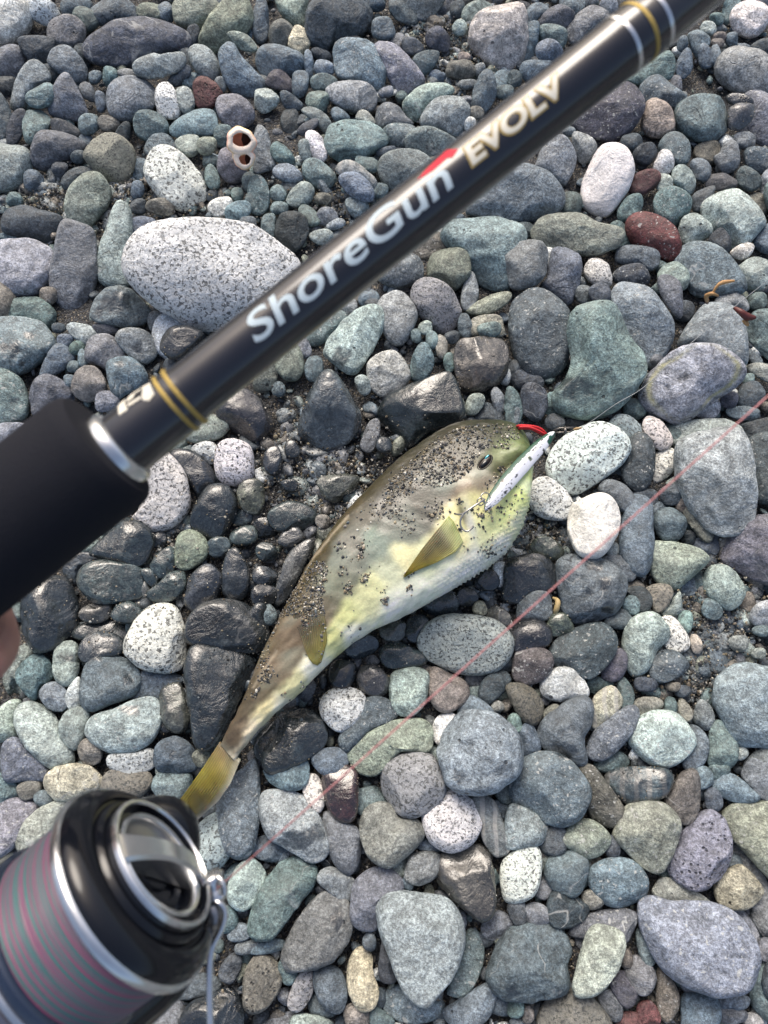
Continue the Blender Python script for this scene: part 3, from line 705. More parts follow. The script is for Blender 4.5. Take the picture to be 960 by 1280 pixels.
M1 645,640 660,580 720,600 790,640 795,700 740,745 690,750 655,710|round tan-grey pebble|below the big oval granite stone, the red line across it
W1/g 240,720 270,670 340,655 400,680 410,740 370,800 310,823 255,780|black-blotched white pebble|round, right of the fish's tail stem
F1/f 310,850 350,780 410,700 480,695 530,740 520,780 430,820 360,900 330,900|
O1/t 353,910 380,860 470,800 570,775 640,785 660,840 640,900 540,900 460,980 390,975|long mossy green stone|slanting under the red line below the fish
W1 660,820 680,770 730,750 757,780 730,850 690,875 665,850|small white freckled pebble|touching the upper left of the big blue-grey wedge stone
B1 757,720 790,688 840,700 890,745 880,780 800,790 760,760|
K1 835,670 860,620 930,595 955,625 940,660 880,718 840,700|flat navy slate chip|smooth, below the big oval granite stone
B2/t 687,915 705,825 765,756 855,750 945,789 996,870 984,975 900,1044 810,1056 726,1020|big blue-grey wedge stone|with a small dark wet spot, above the pinkish-white granite
L0 E680,916,45,43,0|
K*1/v 25,930 60,800 110,745 200,740 260,800 265,860 200,920 120,970 50,980|
K*1 0,860 100,750 90,830 50,930 10,930 -10,900|
B1 E280,935,72,52,-5|
D0 E820,622,40,36,0|
G0 E880,742,40,30,0|
M1 E905,730,28,22,0|
D0 E930,570,40,36,0|
@ 640 640
B1 400,120 420,20 450,-60 520,-40 530,50 530,160 500,235 450,225 410,170|dark blue pillar pebble|standing upright right of the plain white egg pebble
B1 530,40 550,-5 600,-15 650,20 650,70 610,110 560,100|
M1 640,0 680,-20 730,40 755,90 730,113 690,80|
P1/v 778,160 800,100 860,40 930,20 1000,30 1000,260 920,258 850,230 800,200|big mauve stone|with a fine crack, cut off by the right edge
O1/t 518,150 530,115 590,108 680,130 730,160 735,190 690,230 620,290 560,280 525,230|olive triangular stone|pitted, left of the big mauve stone
L1/t 718,270 730,220 780,195 830,220 870,280 865,330 820,370 760,340 730,310|lumpy pale green stone|beneath the big mauve stone
T1 710,375 730,325 780,350 785,390 750,405|
M0 E885,340,40,30,90|
D0 E725,130,55,36,0|
K0 E660,95,32,30,0|
F1/v 165,200 200,165 290,160 370,190 420,240 425,290 400,360 340,400 270,418 200,390 180,330 170,260|large round slate with wet patches|crossed by the red line under the white egg pebble
K*1/t -30,270 -20,190 50,160 120,165 170,220 160,280 90,320 20,345 -30,330|black wet hollowed stone|right below the fish's throat
G1 15,385 30,330 80,295 130,300 150,350 140,400 80,410 30,405|
O*1/v 130,430 150,385 200,380 230,430 210,460 150,465|
V*1/f -10,470 10,420 80,400 140,430 145,490 90,520 20,530|
D1/f 135,530 170,470 250,430 330,420 380,455 390,510 360,570 290,625 220,600 150,570|big charcoal speckled oval|below the large round slate with wet patches
M1/f 0,590 15,525 70,505 130,520 155,565 130,620 60,648 10,630|brown plum-like pebble|round, left of the big charcoal speckled oval
C1/t 105,670 120,610 170,585 230,590 280,650 285,690 230,708 140,705|whitish-grey rounded triangle|below the big charcoal speckled oval
V1 333,600 350,540 400,510 433,540 425,600 390,637 345,630|small pitted lava lump|right of the big charcoal speckled oval
L1 412,500 430,420 480,380 540,380 585,430 585,480 540,530 510,590 460,615 430,580|light green soap-like stone|upright, right of the small pitted lava lump
W1/g 555,420 570,392 610,400 660,470 660,510 630,525 580,510|
D1/f 515,610 530,540 590,515 640,540 660,580 620,620 560,640|
M1/g 500,290 540,270 590,275 605,310 580,355 540,380 520,340|pinkish conglomerate pebble|with a teal corner, under the olive triangular stone
D1 425,300 450,280 500,285 528,330 510,370 480,375 450,320|
T1 E448,351,40,33,80|
B1 345,415 380,370 420,365 460,410 440,437 370,435|
L1 560,380 600,330 630,300 635,370 610,397|
T1 E650,411,42,28,90|
Y1 E690,496,37,23,80|
F1 340,180 370,160 420,170 465,230 445,260 400,240|
Y1/b 297,740 310,690 370,650 410,690 410,730 350,790 310,815 290,780|cream-banded pebble|cream on top and grey below, right of whitish-grey triangle
T1/v 395,650 420,620 455,670 450,720 410,740|
T0 E330,650,52,32,0|
F1/t 100,820 130,770 200,715 260,690 300,720 300,790 270,850 280,930 240,950 150,905 110,870|dark stone with a wet foot|below the whitish-grey rounded triangle
F1/f 280,890 310,820 380,760 440,727 472,750 465,800 420,870 350,930 300,925|long charcoal cigar pebble|slanting left of the round mint-white stone
L1/f 440,850 470,780 540,748 620,760 680,830 685,880 640,930 580,958 510,940 460,890|round mint-white stone|speckled, right of the long charcoal cigar pebble
B1 640,930 680,870 660,800 700,810 735,860 720,940 660,970|
M1/f 455,720 490,695 550,700 568,725 530,750 480,765|
T1/b E595,726,33,26,90|
M1 620,760 630,695 660,720 680,760 660,790|
G1 680,760 700,705 740,720 762,780 740,820 690,800|
L1/t 745,690 770,620 840,575 930,580 1000,620 1000,860 900,880 830,870 790,800 750,730|large square pale blue stone|cut off by the right edge beside the sandy patch
T1/t 735,900 750,800 790,785 840,850 840,940 780,975 740,950|
L1 E860,906,27,25,0|
P1 870,940 960,870 1000,880 1000,1000 900,1000|
M1/g 0,720 -20,650 60,650 100,690 120,740 90,797 40,780|rough brown granite lump|below the brown plum-like pebble
M1 E150,752,38,28,-30|
B1 22,860 40,800 80,795 108,870 100,900 40,915|
B1 -20,820 10,830 35,890 10,950 -20,940|
T1 E10,792,36,28,80|
T0 E370,935,66,40,-10|
C1 890,390 920,340 980,340 990,420 920,430|
T1 E935,447,36,22,0|
L1 E850,492,40,29,0|
L1 E925,530,28,22,0|
D1 E500,646,45,27,0|
B0 E660,275,46,38,0|
O*1 65,130 100,95 150,100 195,145 170,180 110,175|
L1 E375,140,29,25,0|
M1 E605,655,30,18,0|
D1 E640,672,30,24,0|
@ 0 960
T1 -20,20 40,40 72,80 50,120 -20,130|
Y1/v 165,60 180,20 240,-10 320,-10 380,30 375,80 310,110 210,120|greenish-cream oval pebble|just above the reel's black rim
M1/g 385,70 400,20 450,0 540,10 570,50 540,100 490,118 420,90|
T1 E165,115,40,32,0|
M1 E110,80,50,34,-20|
P1/f -20,160 20,115 80,112 140,140 145,180 100,240 60,290 0,335 -30,320|big mottled mauve stone|above the reel's coloured line at the left edge
L1/v 58,290 80,220 150,150 240,115 300,115 280,200 200,280 100,330|pale olive smooth stone|partly hidden behind the reel's upper rim
T1/t 570,60 600,20 680,10 720,30 700,110 640,145 590,110|
F1/f 810,130 850,50 910,0 960,-40 972,100 962,250 940,320 880,340 830,280|blue-grey slab with white flecks|under the tip of the fish's tail
C1/g 720,290 740,220 800,170 860,170 895,230 880,300 830,370 780,390 740,350|grainy black-and-white egg|right of the reel's drag knob
L1 850,480 870,400 920,340 960,345 1000,400 985,470 920,535 870,520|pale green pebble|crossed by the red line beside the reel's line roller
T1 E850,570,50,44,90|
B1 850,620 890,580 950,600 930,640 870,650|
G1 E930,672,52,27,-5|
D1 E865,750,58,36,-60|
K*1/v 680,960 720,880 800,850 860,820 910,880 910,960 880,1010 760,1020|
O*1/t 500,960 530,910 590,900 640,930 650,990 520,990|
K*0 E660,890,55,40,0|
B0 E700,822,130,48,-12|
T0 E890,400,52,40,0|
@ 320 960
B1 30,0 60,-50 170,-50 200,10 180,70 110,80 50,50|
W1/g 173,60 190,25 230,30 258,100 250,155 220,165 185,110|narrow white speckled pebble|beside the maroon wet stone with a quartz vein
R*1/v 247,70 250,0 300,-20 370,0 385,60 375,180 340,205 290,180 260,130|maroon wet block|with a white quartz vein, crossed by the red line
G1/f 15,180 30,100 90,82 160,95 220,150 275,270 260,330 200,348 130,310 50,260|big grey grainy oval|right of the fish's tail tip, under the red line
G1 250,190 270,160 330,200 385,230 398,300 370,385 330,400 280,330|smooth grey oval with a rust dot|left of the heart-shaped pebble
T0 E430,130,72,62,40|
O1 387,210 410,150 460,127 510,140 540,183 600,190 633,240 600,300 540,350 490,375 430,340 400,280|heart-shaped pebble|khaki, with a notch at its top
W1/g 622,170 640,90 690,72 770,95 830,140 847,200 810,280 740,315 670,290 635,240|pinkish-white granite pebble|right of the heart-shaped pebble
C1/g 470,60 480,-10 530,-50 600,-65 670,-40 700,20 710,80 680,140 620,180 550,180 490,120|round mint granite stone|finely speckled, directly above the heart-shaped pebble
S1/b 800,120 840,97 890,120 925,200 950,300 900,333 850,270 835,200|streaked silver pebble|standing right of the pinkish-white granite pebble
P1 555,400 580,330 640,312 690,330 680,400 620,440 570,430|
B0 E655,290,46,30,0|
M*1/t 675,410 690,320 760,310 830,285 880,340 895,450 895,540 850,575 790,540 720,470|rust-stained brown stone|glossy, below the pinkish-white granite pebble
T1/v -20,620 -10,520 40,420 100,350 170,335 225,370 220,430 160,510 80,620 40,640|long green-and-white pebble|slanting beside the reel's line roller
G1 230,420 250,380 300,375 370,420 370,480 330,500 270,460|
P1 355,520 370,430 430,380 500,375 555,430 540,480 480,520 460,600 410,610 360,580|dark plum blunt stone|touching the big light grey shield stone
M1/t 97,690 130,610 190,520 250,465 310,470 355,540 345,640 290,720 200,755 130,765 100,730|big brown-grey boulder|left of the big light grey shield stone
G2/t 460,540 490,480 550,468 650,475 720,490 765,560 778,650 750,750 690,830 640,895 590,880 540,810 490,680|big light grey shield stone|tapering downwards, near the bottom edge
Y1/t 340,750 360,690 400,672 435,700 440,770 462,840 440,900 390,908 350,850|cream knobbly finger pebble|left of the big light grey shield stone
B1 215,770 270,740 320,760 345,840 320,915 275,915 230,860|smooth blue oval pebble|between the cream knobbly finger and the big brown-grey boulder
C1/g 120,870 150,790 190,757 218,775 210,850 170,910 130,905|narrow purple-white granite pebble|near the bottom edge
M1/p -50,850 -40,760 0,705 50,705 90,750 97,800 60,880 10,920 -40,910|tan-brown pitted stone|right of the reel's wire bail
B0/f 475,880 500,820 560,815 620,880 700,870 690,930 600,960 500,930|
T0/f 720,830 760,740 790,615 840,625 855,700 830,790 780,855 730,850|
B1/t 700,910 760,870 880,800 898,830 890,900 850,960 780,990 730,960|
L1 125,960 150,925 230,930 290,960 200,1000|
T1/f 425,930 450,895 490,920 520,960 440,970|
M1 E380,930,55,48,0|
B1 E425,650,40,25,85|
T1 E120,762,50,36,90|
B1 0,660 50,640 103,645 100,680 40,697 -20,697|
D1 460,740 480,640 520,760 520,805 470,800|
P0 E905,590,62,54,0|
F0 E250,890,55,48,0|
B0 E60,300,70,55,0|
B1 E570,430,30,22,80|
T0 885,70 920,40 990,70 980,130 920,130|
@ 640 960
F1/f -10,60 10,-10 60,-50 130,-60 200,-40 260,20 293,80 290,130 250,195 190,217 120,205 60,170 0,130|large round charcoal cobble|freckled, left of the long mauve-brown pebble
M1/f 245,0 300,-10 350,50 420,150 420,200 370,224 310,200 285,150 290,80|long mauve-brown pebble|right of the large round charcoal cobble
T*1/b 350,40 400,0 480,-5 580,5 603,50 570,110 490,130 420,130|
M1/v 570,140 600,70 640,15 690,10 707,60 695,180 650,212 615,190|pinkish-tan notched pebble|upright, above the porous mauve stone
O1/f 380,250 420,150 480,125 560,130 615,180 628,230 600,330 560,390 500,375 440,320|large flecked olive-grey stone|left of the porous mauve stone
P1/p 585,370 620,270 690,180 740,155 790,180 825,260 820,340 770,420 700,460 620,425|porous mauve stone|with holes, above the biggest lavender stone
O1/f 787,180 830,140 900,130 1000,150 1000,420 940,390 860,300 820,260|big rounded olive-grey stone|cut off by the right edge beside the porous mauve stone
B1 740,50 790,20 840,30 920,100 915,125 840,130 760,90|
B1 E755,121,45,33,70|
P1 860,30 900,-40 1000,-30 1000,120 930,110|
T1 E775,10,42,32,0|
B1 E715,35,45,38,80|
P0 820,300 870,290 920,370 960,450 960,640 920,600 880,530 900,450 830,370|
Y1/t 755,460 780,400 850,362 900,400 945,465 890,525 830,530 780,510|cream-grey angular pebble|wedged right above the biggest lavender stone
G0 780,520 850,520 920,610 920,680 870,640|
P2/f 472,560 480,500 530,483 600,500 690,500 780,520 850,570 910,660 922,740 890,830 800,860 720,845 620,800 550,730 500,640|biggest lavender stone|flat and smooth in the lower right corner
O1/t 530,470 550,420 590,412 650,440 720,480 740,510 595,500|
B1/f 280,410 300,365 370,338 450,350 505,410 505,480 450,520 370,522 310,475|smooth round blue-grey cobble|left of the biggest lavender stone
T1/v 125,370 150,330 220,308 280,345 280,420 240,485 180,470 135,430|dark teal rounded pebble|right of the white black-dashed pebble
O1/f 180,260 240,200 290,190 350,230 367,270 340,320 280,345 230,310 190,290|
D1 100,290 140,220 200,230 200,310 150,330|
L1/f -30,230 -10,140 40,145 100,180 145,225 110,285 40,298 -30,300|pale olive rounded pebble|above the white black-dashed pebble
W1/g -45,400 -30,340 30,295 80,285 108,330 105,420 80,480 20,505 -30,490|white black-dashed pebble|bright, below the pale olive rounded pebble
D1/v 130,530 150,462 200,465 260,495 298,520 270,570 210,600 150,590|
P1 30,550 70,505 120,515 150,560 100,600|
B1/v -95,790 -80,710 -30,620 30,585 110,580 180,610 220,680 205,740 220,800 190,850 80,868 -30,860|big dark blue notched boulder|left of the light olive upright pebble, near the bottom
P1/f 218,630 250,570 320,535 420,528 467,550 450,620 420,660 340,640|
L2/t 230,800 250,720 290,610 340,592 410,615 425,670 400,750 340,830 290,855 240,850|light olive upright pebble|right of the big dark blue notched boulder
P1 420,760 460,700 520,740 540,790 510,850 460,840|
T1 465,640 480,600 530,680 535,730 495,742|
V1/f 365,800 400,760 440,770 470,830 460,885 420,897 380,850|
M1/g 95,960 120,890 180,835 260,835 320,880 370,960 300,1010 120,1010|brown grainy granite|at the bottom edge below the notched boulder
P1/f 320,860 370,830 415,900 400,950 350,930|
M1/f 540,860 545,750 580,770 620,830 628,890 590,952 555,930|
B1 635,940 640,850 700,845 770,870 778,950 700,1000 640,990|square blue pebble|at the bottom edge under the biggest lavender stone
B1/f 770,870 850,850 888,860 870,900 790,905|
R1 E510,926,52,44,70|rusty red pebble|at the bottom edge, larger of two
R1 E440,950,50,40,0|
P1 E825,926,55,36,0|
P1 E955,680,46,30,80|
T1 890,850 920,740 1000,730 1000,950 920,920|
S1/b E905,950,42,30,20|
M1 E430,716,38,24,85|
M1 E305,491,46,38,0|
D1 E22,540,52,34,70|
D1 E375,296,46,28,80|
M1 E60,925,36,24,85|
T1 E15,900,38,32,90|
'''

# ------------------------------------------------------------------ ground
def ground_material():
    m = NT('dark_grit'); tc = m.n('ShaderNodeTexCoord'); vec = tc.outputs['Object']
    vo = m.n('ShaderNodeTexVoronoi'); m.l(vec, vo.inputs['Vector']); vo.inputs['Scale'].default_value = 900
    hs = m.n('ShaderNodeSeparateColor'); m.l(vo.outputs['Color'], hs.inputs[0])
    g = m.ramp(hs.outputs[0], 0.1, 1.0, 0.35, 1.9)
    rgb = m.mix(m.ramp(hs.outputs[1], 0.75, 0.95), (0.04, 0.042, 0.045), (0.15, 0.13, 0.10))
    # far shingle beyond the built pebbles reads as rounded grey cobbles
    v2 = m.n('ShaderNodeTexVoronoi'); m.l(vec, v2.inputs['Vector']); v2.inputs['Scale'].default_value = 32
    s2 = m.n('ShaderNodeSeparateColor'); m.l(v2.outputs['Color'], s2.inputs[0])
    peb = m.mix(s2.outputs[0], (0.08, 0.09, 0.11), (0.24, 0.25, 0.25))
    pos = m.n('ShaderNodeVectorMath', operation='LENGTH'); m.l(vec, pos.inputs[0])
    far = m.ramp(pos.outputs['Value'], 0.75, 1.1)
    m.l(m.mix(far, m.vary(rgb, g), peb), m.b.inputs['Base Color']); m.b.inputs['Roughness'].default_value = 0.75
    hh = m.math('ADD', m.math('MULTIPLY', vo.outputs['Distance'], -0.1), m.math('MULTIPLY', m.math('MULTIPLY', v2.outputs['Distance'], far), -1.6))
    m.l(m.bump(hh, 0.9, 0.012), m.b.inputs['Normal'])
    return m.m
xs = np.concatenate([[-300, -60, -12, -4, -1.6], np.linspace(-0.9, 0.9, 91), [1.6, 4, 12, 60, 300]])
gx, gy = np.meshgrid(xs, xs + 0.14, indexing='ij'); N = len(xs)
gz = -0.002 + 0.0025*np.sin(gx*23+1)*np.cos(gy*19) + 0.0015*np.sin(gx*61)*np.sin(gy*53+2); gz = np.where((abs(gx) > 1) | (abs(gy-.14) > 1), -0.004, gz)
idx = np.arange(N*N).reshape(N, N)
q = np.stack([idx[:-1, :-1], idx[1:, :-1], idx[1:, 1:], idx[:-1, 1:]], -1).reshape(-1, 4)
ground = link('ground', arrays_mesh('ground', np.stack([gx, gy, gz], -1).reshape(-1, 3), q), ground_material()); tag(ground, kind='structure')

# ------------------------------------------------------------------ pebbles
BASE = dict(G=(.215, .232, .238), B=(.135, .165, .190), D=(.072, .084, .096), K=(.050, .062, .070), T=(.135, .178, .178), L=(.32, .36, .335), P=(.172, .178, .194),
            W=(.70, .70, .675), N=(.74, .735, .71), F=(.125, .145, .158), O=(.215, .225, .18), Y=(.50, .47, .36), R=(.095, .042, .043), M=(.185, .165, .142),
            V=(.075, .070, .080), C=(.39, .40, .385), S=(.24, .25, .245))
WORD = dict(G='grey', B='blue-grey', D='dark grey', K='black', T='teal-grey', L='pale green', P='mauve-grey', W='speckled white', N='white', F='white-flecked charcoal',
            O='olive-grey', Y='cream', R='dark red', M='brown-grey', V='rough black', C='salt-and-pepper', S='streaked grey')
def catmull(P, n=10):
    P = np.array(P, float); m = len(P); out = []
    for i in range(m):
        p0, p1, p2, p3 = P[i-1], P[i], P[(i+1) % m], P[(i+2) % m]
        for k in range(n):
            t = k/n
            out.append(0.5*(2*p1+(p2-p0)*t+(2*p0-5*p1+4*p2-p3)*t*t+(3*p1-p0-3*p2+p3)*t**3))
    return np.array(out)
class Peb: pass
DAMP = [(722, 488, 24, 17), (706, 480, 14, 10), (742, 707, 14, 8), (757, 730, 9, 9), (760, 760, 9, 8), (736, 740, 5, 5), (575, 971, 9, 8), (428, 446, 13, 13), (18, 436, 9, 12), (35, 420, 6, 5), (5, 434, 7, 8), (27, 455, 5, 4), (147, 378, 22, 14), (124, 390, 6, 7),
        (160, 850, 7, 9), (163, 888, 14, 7), (215, 945, 5, 6), (372, 1050, 22, 14), (395, 1042, 12, 12), (250, 620, 8, 6), (172, 433, 8, 8), (708, 938, 16, 10), (855, 471, 8, 6), (835, 484, 4, 4), (190, 505, 8, 5), (66, 490, 6, 5), (70, 500, 4, 4), (20, 500, 6, 4), (150, 455, 6, 5), (100, 822, 30, 6), (240, 445, 10, 14), (422, 1150, 8, 14), (640, 1240, 10, 10)]
def damp(W):
    rel = W-np.array(CAM); dep = -(rel@np.array(B_)); u, v = 480+F*(rel@np.array(R_))/dep, 640-F*(rel@np.array(U_))/dep
    wob = 0.22*np.sin(u*0.45+v*0.2)+0.2*np.sin(v*0.5-u*0.17)
    return np.max([np.clip((1.1+wob-((u-a)/s)**2-((v-b)/t)**2)*2.2, 0, 1) for a, b, s, t in DAMP], axis=0)
pebs = []; tx = ty = 0
for line in PEBBLES.strip().splitlines():
    if line.startswith('@'): _, a, b = line.split(); tx, ty = float(a), float(b); continue
    parts = [s.strip() for s in line.split('|')]
    head, body = parts[0].split(' ', 1)
    p = Peb(); p.type = head[0]; p.wet = 1.0 if '*' in head else 0.0; hd = head.replace('*', '')
    p.layer = int(hd[1]); p.pat = hd.split('/')[1] if '/' in hd else ''
    p.handle = parts[1] if len(parts) > 1 else ''; p.rest = parts[2] if len(parts) > 2 else ''
    if body.startswith('E'):
        cx, cy, a, b, an = [float(s) for s in body[1:].split(',')]; g = np.linspace(0, 2*np.pi, 60, endpoint=False); an = math.radians(an)
        rr = np.random.default_rng(len(pebs)); e = rr.uniform(2.0, 2.6); c_, s_ = np.cos(g), np.sin(g)
        ex = a*np.sign(c_)*abs(c_)**(2/e); ey = b*np.sign(s_)*abs(s_)**(2/e)
        k = 1 + 0.05*np.sin(2*g+rr.uniform(0, 6)) + 0.05*np.sin(3*g+rr.uniform(0, 6)); ex, ey = ex*k, ey*k
        out = np.stack([cx+ex*math.cos(an)-ey*math.sin(an), cy+ex*math.sin(an)+ey*math.cos(an)], 1)
    else:
        out = catmull([[float(s) for s in q.split(',')] for q in body.split()])
    out = out/3.0 + np.array([tx, ty])
    x, y = out[:, 0], out[:, 1]; x2, y2 = np.roll(x, -1), np.roll(y, -1); cr = x*y2-x2*y
    p.area = abs(cr.sum()/2); p.c = np.array([((x+x2)*cr).sum(), ((y+y2)*cr).sum()])/(3*cr.sum()); p.out = out; p.i = len(pebs)
    d = out-p.c; cov = d.T@d/len(d); ev, vec = np.linalg.eigh(cov); p.asp = math.sqrt(ev[1]/ev[0]); p.ang = math.degrees(math.atan2(vec[1, 1], vec[0, 1])) % 180
    p.seen = p.area*(1.0 if (0 < p.c[0] < 960 and 0 < p.c[1] < 1280) else 0.4)
    pebs.append(p)

def build_stone(p, sub):
    """vertices in the stone's own frame, its frame matrix, half thickness"""
    cpx = p.c; mpp = -(on_z(*cpx, 0.0)-CAM).dot(B_)/F
    rb = math.sqrt(p.area/math.pi/p.asp)*mpp*1.02
    c = min(max(0.60*rb, 0.0035), 0.0235)
    if p.type in 'DP' and p.asp > 2: c *= 0.85
    zc = 0.55*c + 0.007*(1-c/0.0235)
    if p.layer == 0: zc = zc*0.35 - 0.001
    if p.layer == 2: zc = zc + 0.007 + 0.15*c
    o = on_z(*cpx, zc)
    r = np.random.default_rng(1000+p.i)
    up = ((CAM-o).normalized()*0.6 + Vector((0, 0, 1))*0.4 + Vector(r.normal(size=3)*0.07)).normalized()
    X = (Vector((1, 0, 0)) - up*up.x).normalized(); Y = up.cross(X)
    pts = []
    for u, v in p.out[::2]:
        dd = ray(u, v); t = (o-CAM).dot(up)/dd.dot(up); w_ = CAM+dd*t-o; pts.append((w_.dot(X), w_.dot(Y)))
    pts = np.array(pts)*1.03; an = np.arctan2(pts[:, 1], pts[:, 0]); ra = np.hypot(pts[:, 0], pts[:, 1]); k = np.argsort(an); an, ra = an[k], ra[k]
    S, Fc = ICO[sub]; phi = np.arctan2(S[:, 1], S[:, 0]); rr = np.interp(phi, an, ra, period=2*np.pi)
    s = np.hypot(S[:, 0], S[:, 1]); e = r.uniform(0.72, 0.92)
    hx, hy = S[:, 0]/np.maximum(s, 1e-9), S[:, 1]/np.maximum(s, 1e-9); sr = s**e
    z = np.sign(S[:, 2])*np.abs(S[:, 2])**r.uniform(0.8, 1.0)
    Q = np.stack([hx*sr, hy*sr, z], 1)             # unit shape
    ncut = int(r.integers(2, 5)) + (1 if p.type in 'DKT' else 0)
    for _ in range(ncut):                             # soft facets on the upper side
        n = np.array([*r.normal(size=2), r.uniform(0.7, 2.2)]); n /= np.linalg.norm(n); off = r.uniform(0.70, 0.93)
        ex = np.maximum(Q@n-off, 0); Q = Q - np.outer(ex*r.uniform(0.75, 1.0), n)
    w1 = wobble(S*1.0, 50+p.i, 1.7, 2); Q *= (1+0.034*w1*(1-0.5*s))[:, None]
    w2 = wobble(S, 90+p.i, 5.0, 2); Q *= (1 + (0.020 if p.pat and p.pat in 'tvp' else 0.010)*w2)[:, None]
    tiltx, tilty = r.normal(size=2)*0.10
    V = np.stack([Q[:, 0]*rr, Q[:, 1]*rr, Q[:, 2]*c + (Q[:, 0]*tiltx+Q[:, 1]*tilty)*c*1.2], 1)
    M = Matrix((X, Y, up)).transposed().to_4x4(); M.translation = o
    return V, Fc, M, c
SPECIAL = {'large lavender yellow-lined stone': (.30, .30, .335), 'biggest lavender stone': (.25, .265, .315), 'big pale trapezoid stone': (.31, .325, .325), 'big teal saddle-shaped stone': (.195, .255, .24),
    'big light grey shield stone': (.28, .31, .315), 'large square pale blue stone': (.27, .315, .33), 'big pinkish-white rounded stone': (.50, .47, .45), 'large pale blue stone': (.22, .25, .275), 'large teal bean-shaped pebble': (.20, .27, .265),
    'big pointed blue-grey boulder': (.19, .225, .25), 'large pale green egg stone': (.38, .45, .42), 'round mint-white stone': (.46, .53, .49), 'maroon stone': (.115, .035, .035), 'big blue-grey wedge stone': (.24, .27, .295), 'big oval granite stone': (.40, .42, .385),
    'big pale green stone': (.36, .40, .37), 'pale grey-green kidney stone': (.33, .38, .37), 'heart-shaped pebble': (.215, .215, .19), 'pale mauve scratched stone': (.31, .31, .35), 'large blue-green mottled stone': (.21, .265, .265),
    'pale green flat blocky stone': (.42, .47, .435), 'large teal stone with wet spots': (.19, .23, .24), 'large veined blue-grey stone': (.17, .205, .22), 'large rough grey stone': (.23, .255, .27), 'brown plum-like pebble': (.11, .095, .095), 'whitish-grey rounded triangle': (.52, .52, .50),
    'porous mauve stone': (.21, .205, .25), 'porous purple stone': (.085, .08, .10), 'cracked tan pebble': (.36, .29, .245), 'big grey grainy oval': (.30, .32, .325), 'pale green ridged stone': (.33, .38, .36), 'big dark flat slate rock': (.085, .092, .115),
    'light green soap-like stone': (.36, .41, .37), 'big mauve stone': (.16, .15, .175), 'light olive upright pebble': (.36, .38, .32), 'long pale green pebble': (.35, .42, .37), 'big brown-grey boulder': (.17, .17, .165), 'pepper-grey granite egg': (.30, .285, .29), 'long mossy green stone': (.27, .30, .235),
    'large grey-tan banded stone': (.30, .30, .295), 'lumpy pale green stone': (.32, .37, .33), 'olive triangular stone': (.26, .29, .235), 'fish': (.1, .1, .1), 'large fleck-spotted slate pebble': (.17, .195, .215), 'big mottled mauve stone': (.24, .23, .26), 'pale olive smooth stone': (.36, .37, .32), 'smooth round grey pebble': (.20, .215, .235)}
COOL = np.array([.945, 1.0, 1.03])
def colour(p):
    return tone(p)*(COOL if p.type not in 'WNYR' else 1.0)
def tone(p):
    if p.handle in SPECIAL: return np.array(SPECIAL[p.handle])
    r = np.random.default_rng(3000+p.i); b = np.array(BASE[p.type]); k = r.normal(1, 0.20) if p.type not in 'WN' else r.normal(1, 0.06)
    return np.clip(b*max(0.6, min(k, 1.55))*(1+r.normal(size=3)*np.array([.04, .02, .04])), 0.01, 0.8)

named = [p for p in pebs if p.handle]
others = sorted([p for p in pebs if not p.handle], key=lambda p: -p.seen)
room = 300-len(named); singles = sorted(named+others[:room], key=lambda p: p.i); mass = others[room:]
# labels for pebbles without one of their own: look + nearest landmark
marks = [(p.c, p.handle) for p in named] + [(np.array([302., 185.]), 'orange barnacle shell'), (np.array([245., 985.]), "fish's tail fin")]
used = set()
def direction(d):
    a = math.degrees(math.atan2(-d[1], d[0])) % 360
    return ['to the right of', 'at the upper right of', 'just above', 'at the upper left of', 'to the left of', 'at the lower left of', 'just below', 'at the lower right of'][int(((a+22.5) % 360)//45)]
for p in singles:
    if p.handle: p.label = p.handle + (', ' + p.rest if p.rest else ''); continue
    req = math.sqrt(p.area/math.pi); size = 'small' if req < 15 else 'mid-sized' if req < 24 else 'large'
    shape = 'round' if p.asp < 1.28 else 'oval' if p.asp < 1.75 else 'long'
    if p.asp >= 1.28:
        shape = ('upright ' if 60 < p.ang < 120 else 'level ' if (p.ang < 25 or p.ang > 155) else 'slanting ') + shape
    look = f"{size} {'wet ' if p.wet else ''}{WORD[p.type]} {shape} pebble"
    for c, hnd in sorted(marks, key=lambda m: np.hypot(*(m[0]-p.c)))[:9]:
        rel = direction(p.c-c); key = (WORD[p.type], rel, hnd)
        lab = f"{look} {rel} the {hnd}"
        if key not in used and len(lab.split()) <= 16: break
    else: lab = f"{look} {rel} the {hnd}"
    used.add(key); p.label = ' '.join(lab.split()) if len(lab.split()) <= 16 else ' '.join(lab.replace('mid-sized ', '').replace(' the ', ' ').split())

for p in singles:
    big = math.sqrt(p.area) > 62
    V, Fc, M, c = build_stone(p, 5 if big else 4)
    me = arrays_mesh('pebble', V, Fc)
    o = link('pebble', me, STONE[p.pat]); o.matrix_world = M
    cl = colour(p); o.color = (*cl, 1); o['wet'] = p.wet
    tag(o, p.label, 'pebble', 'pebbles on the shingle beach')
    p.world = V@np.array(M.to_3x3()).T + np.array(M.translation); p.hc = c
    dm = damp(p.world)
    if dm.max() > 0: me.attributes.new('damp', 'FLOAT', 'POINT').data.foreach_set('value', dm.astype(np.float32))
    if 'yellow-lined' in p.handle:
        S_ = ICO[5 if big else 4][0]; q_ = np.hypot(S_[:, 0]*1.0, S_[:, 1])+0.03*np.sin(np.arctan2(S_[:, 1], S_[:, 0])*4); me.attributes.new('ring', 'FLOAT', 'POINT').data.foreach_set('value', (np.exp(-((q_-0.88)/0.045)**2)*(S_[:, 2] > 0)*np.clip(0.75+0.6*np.sin(np.arctan2(S_[:, 1], S_[:, 0])*2+2), 0, 1)).astype(np.float32))

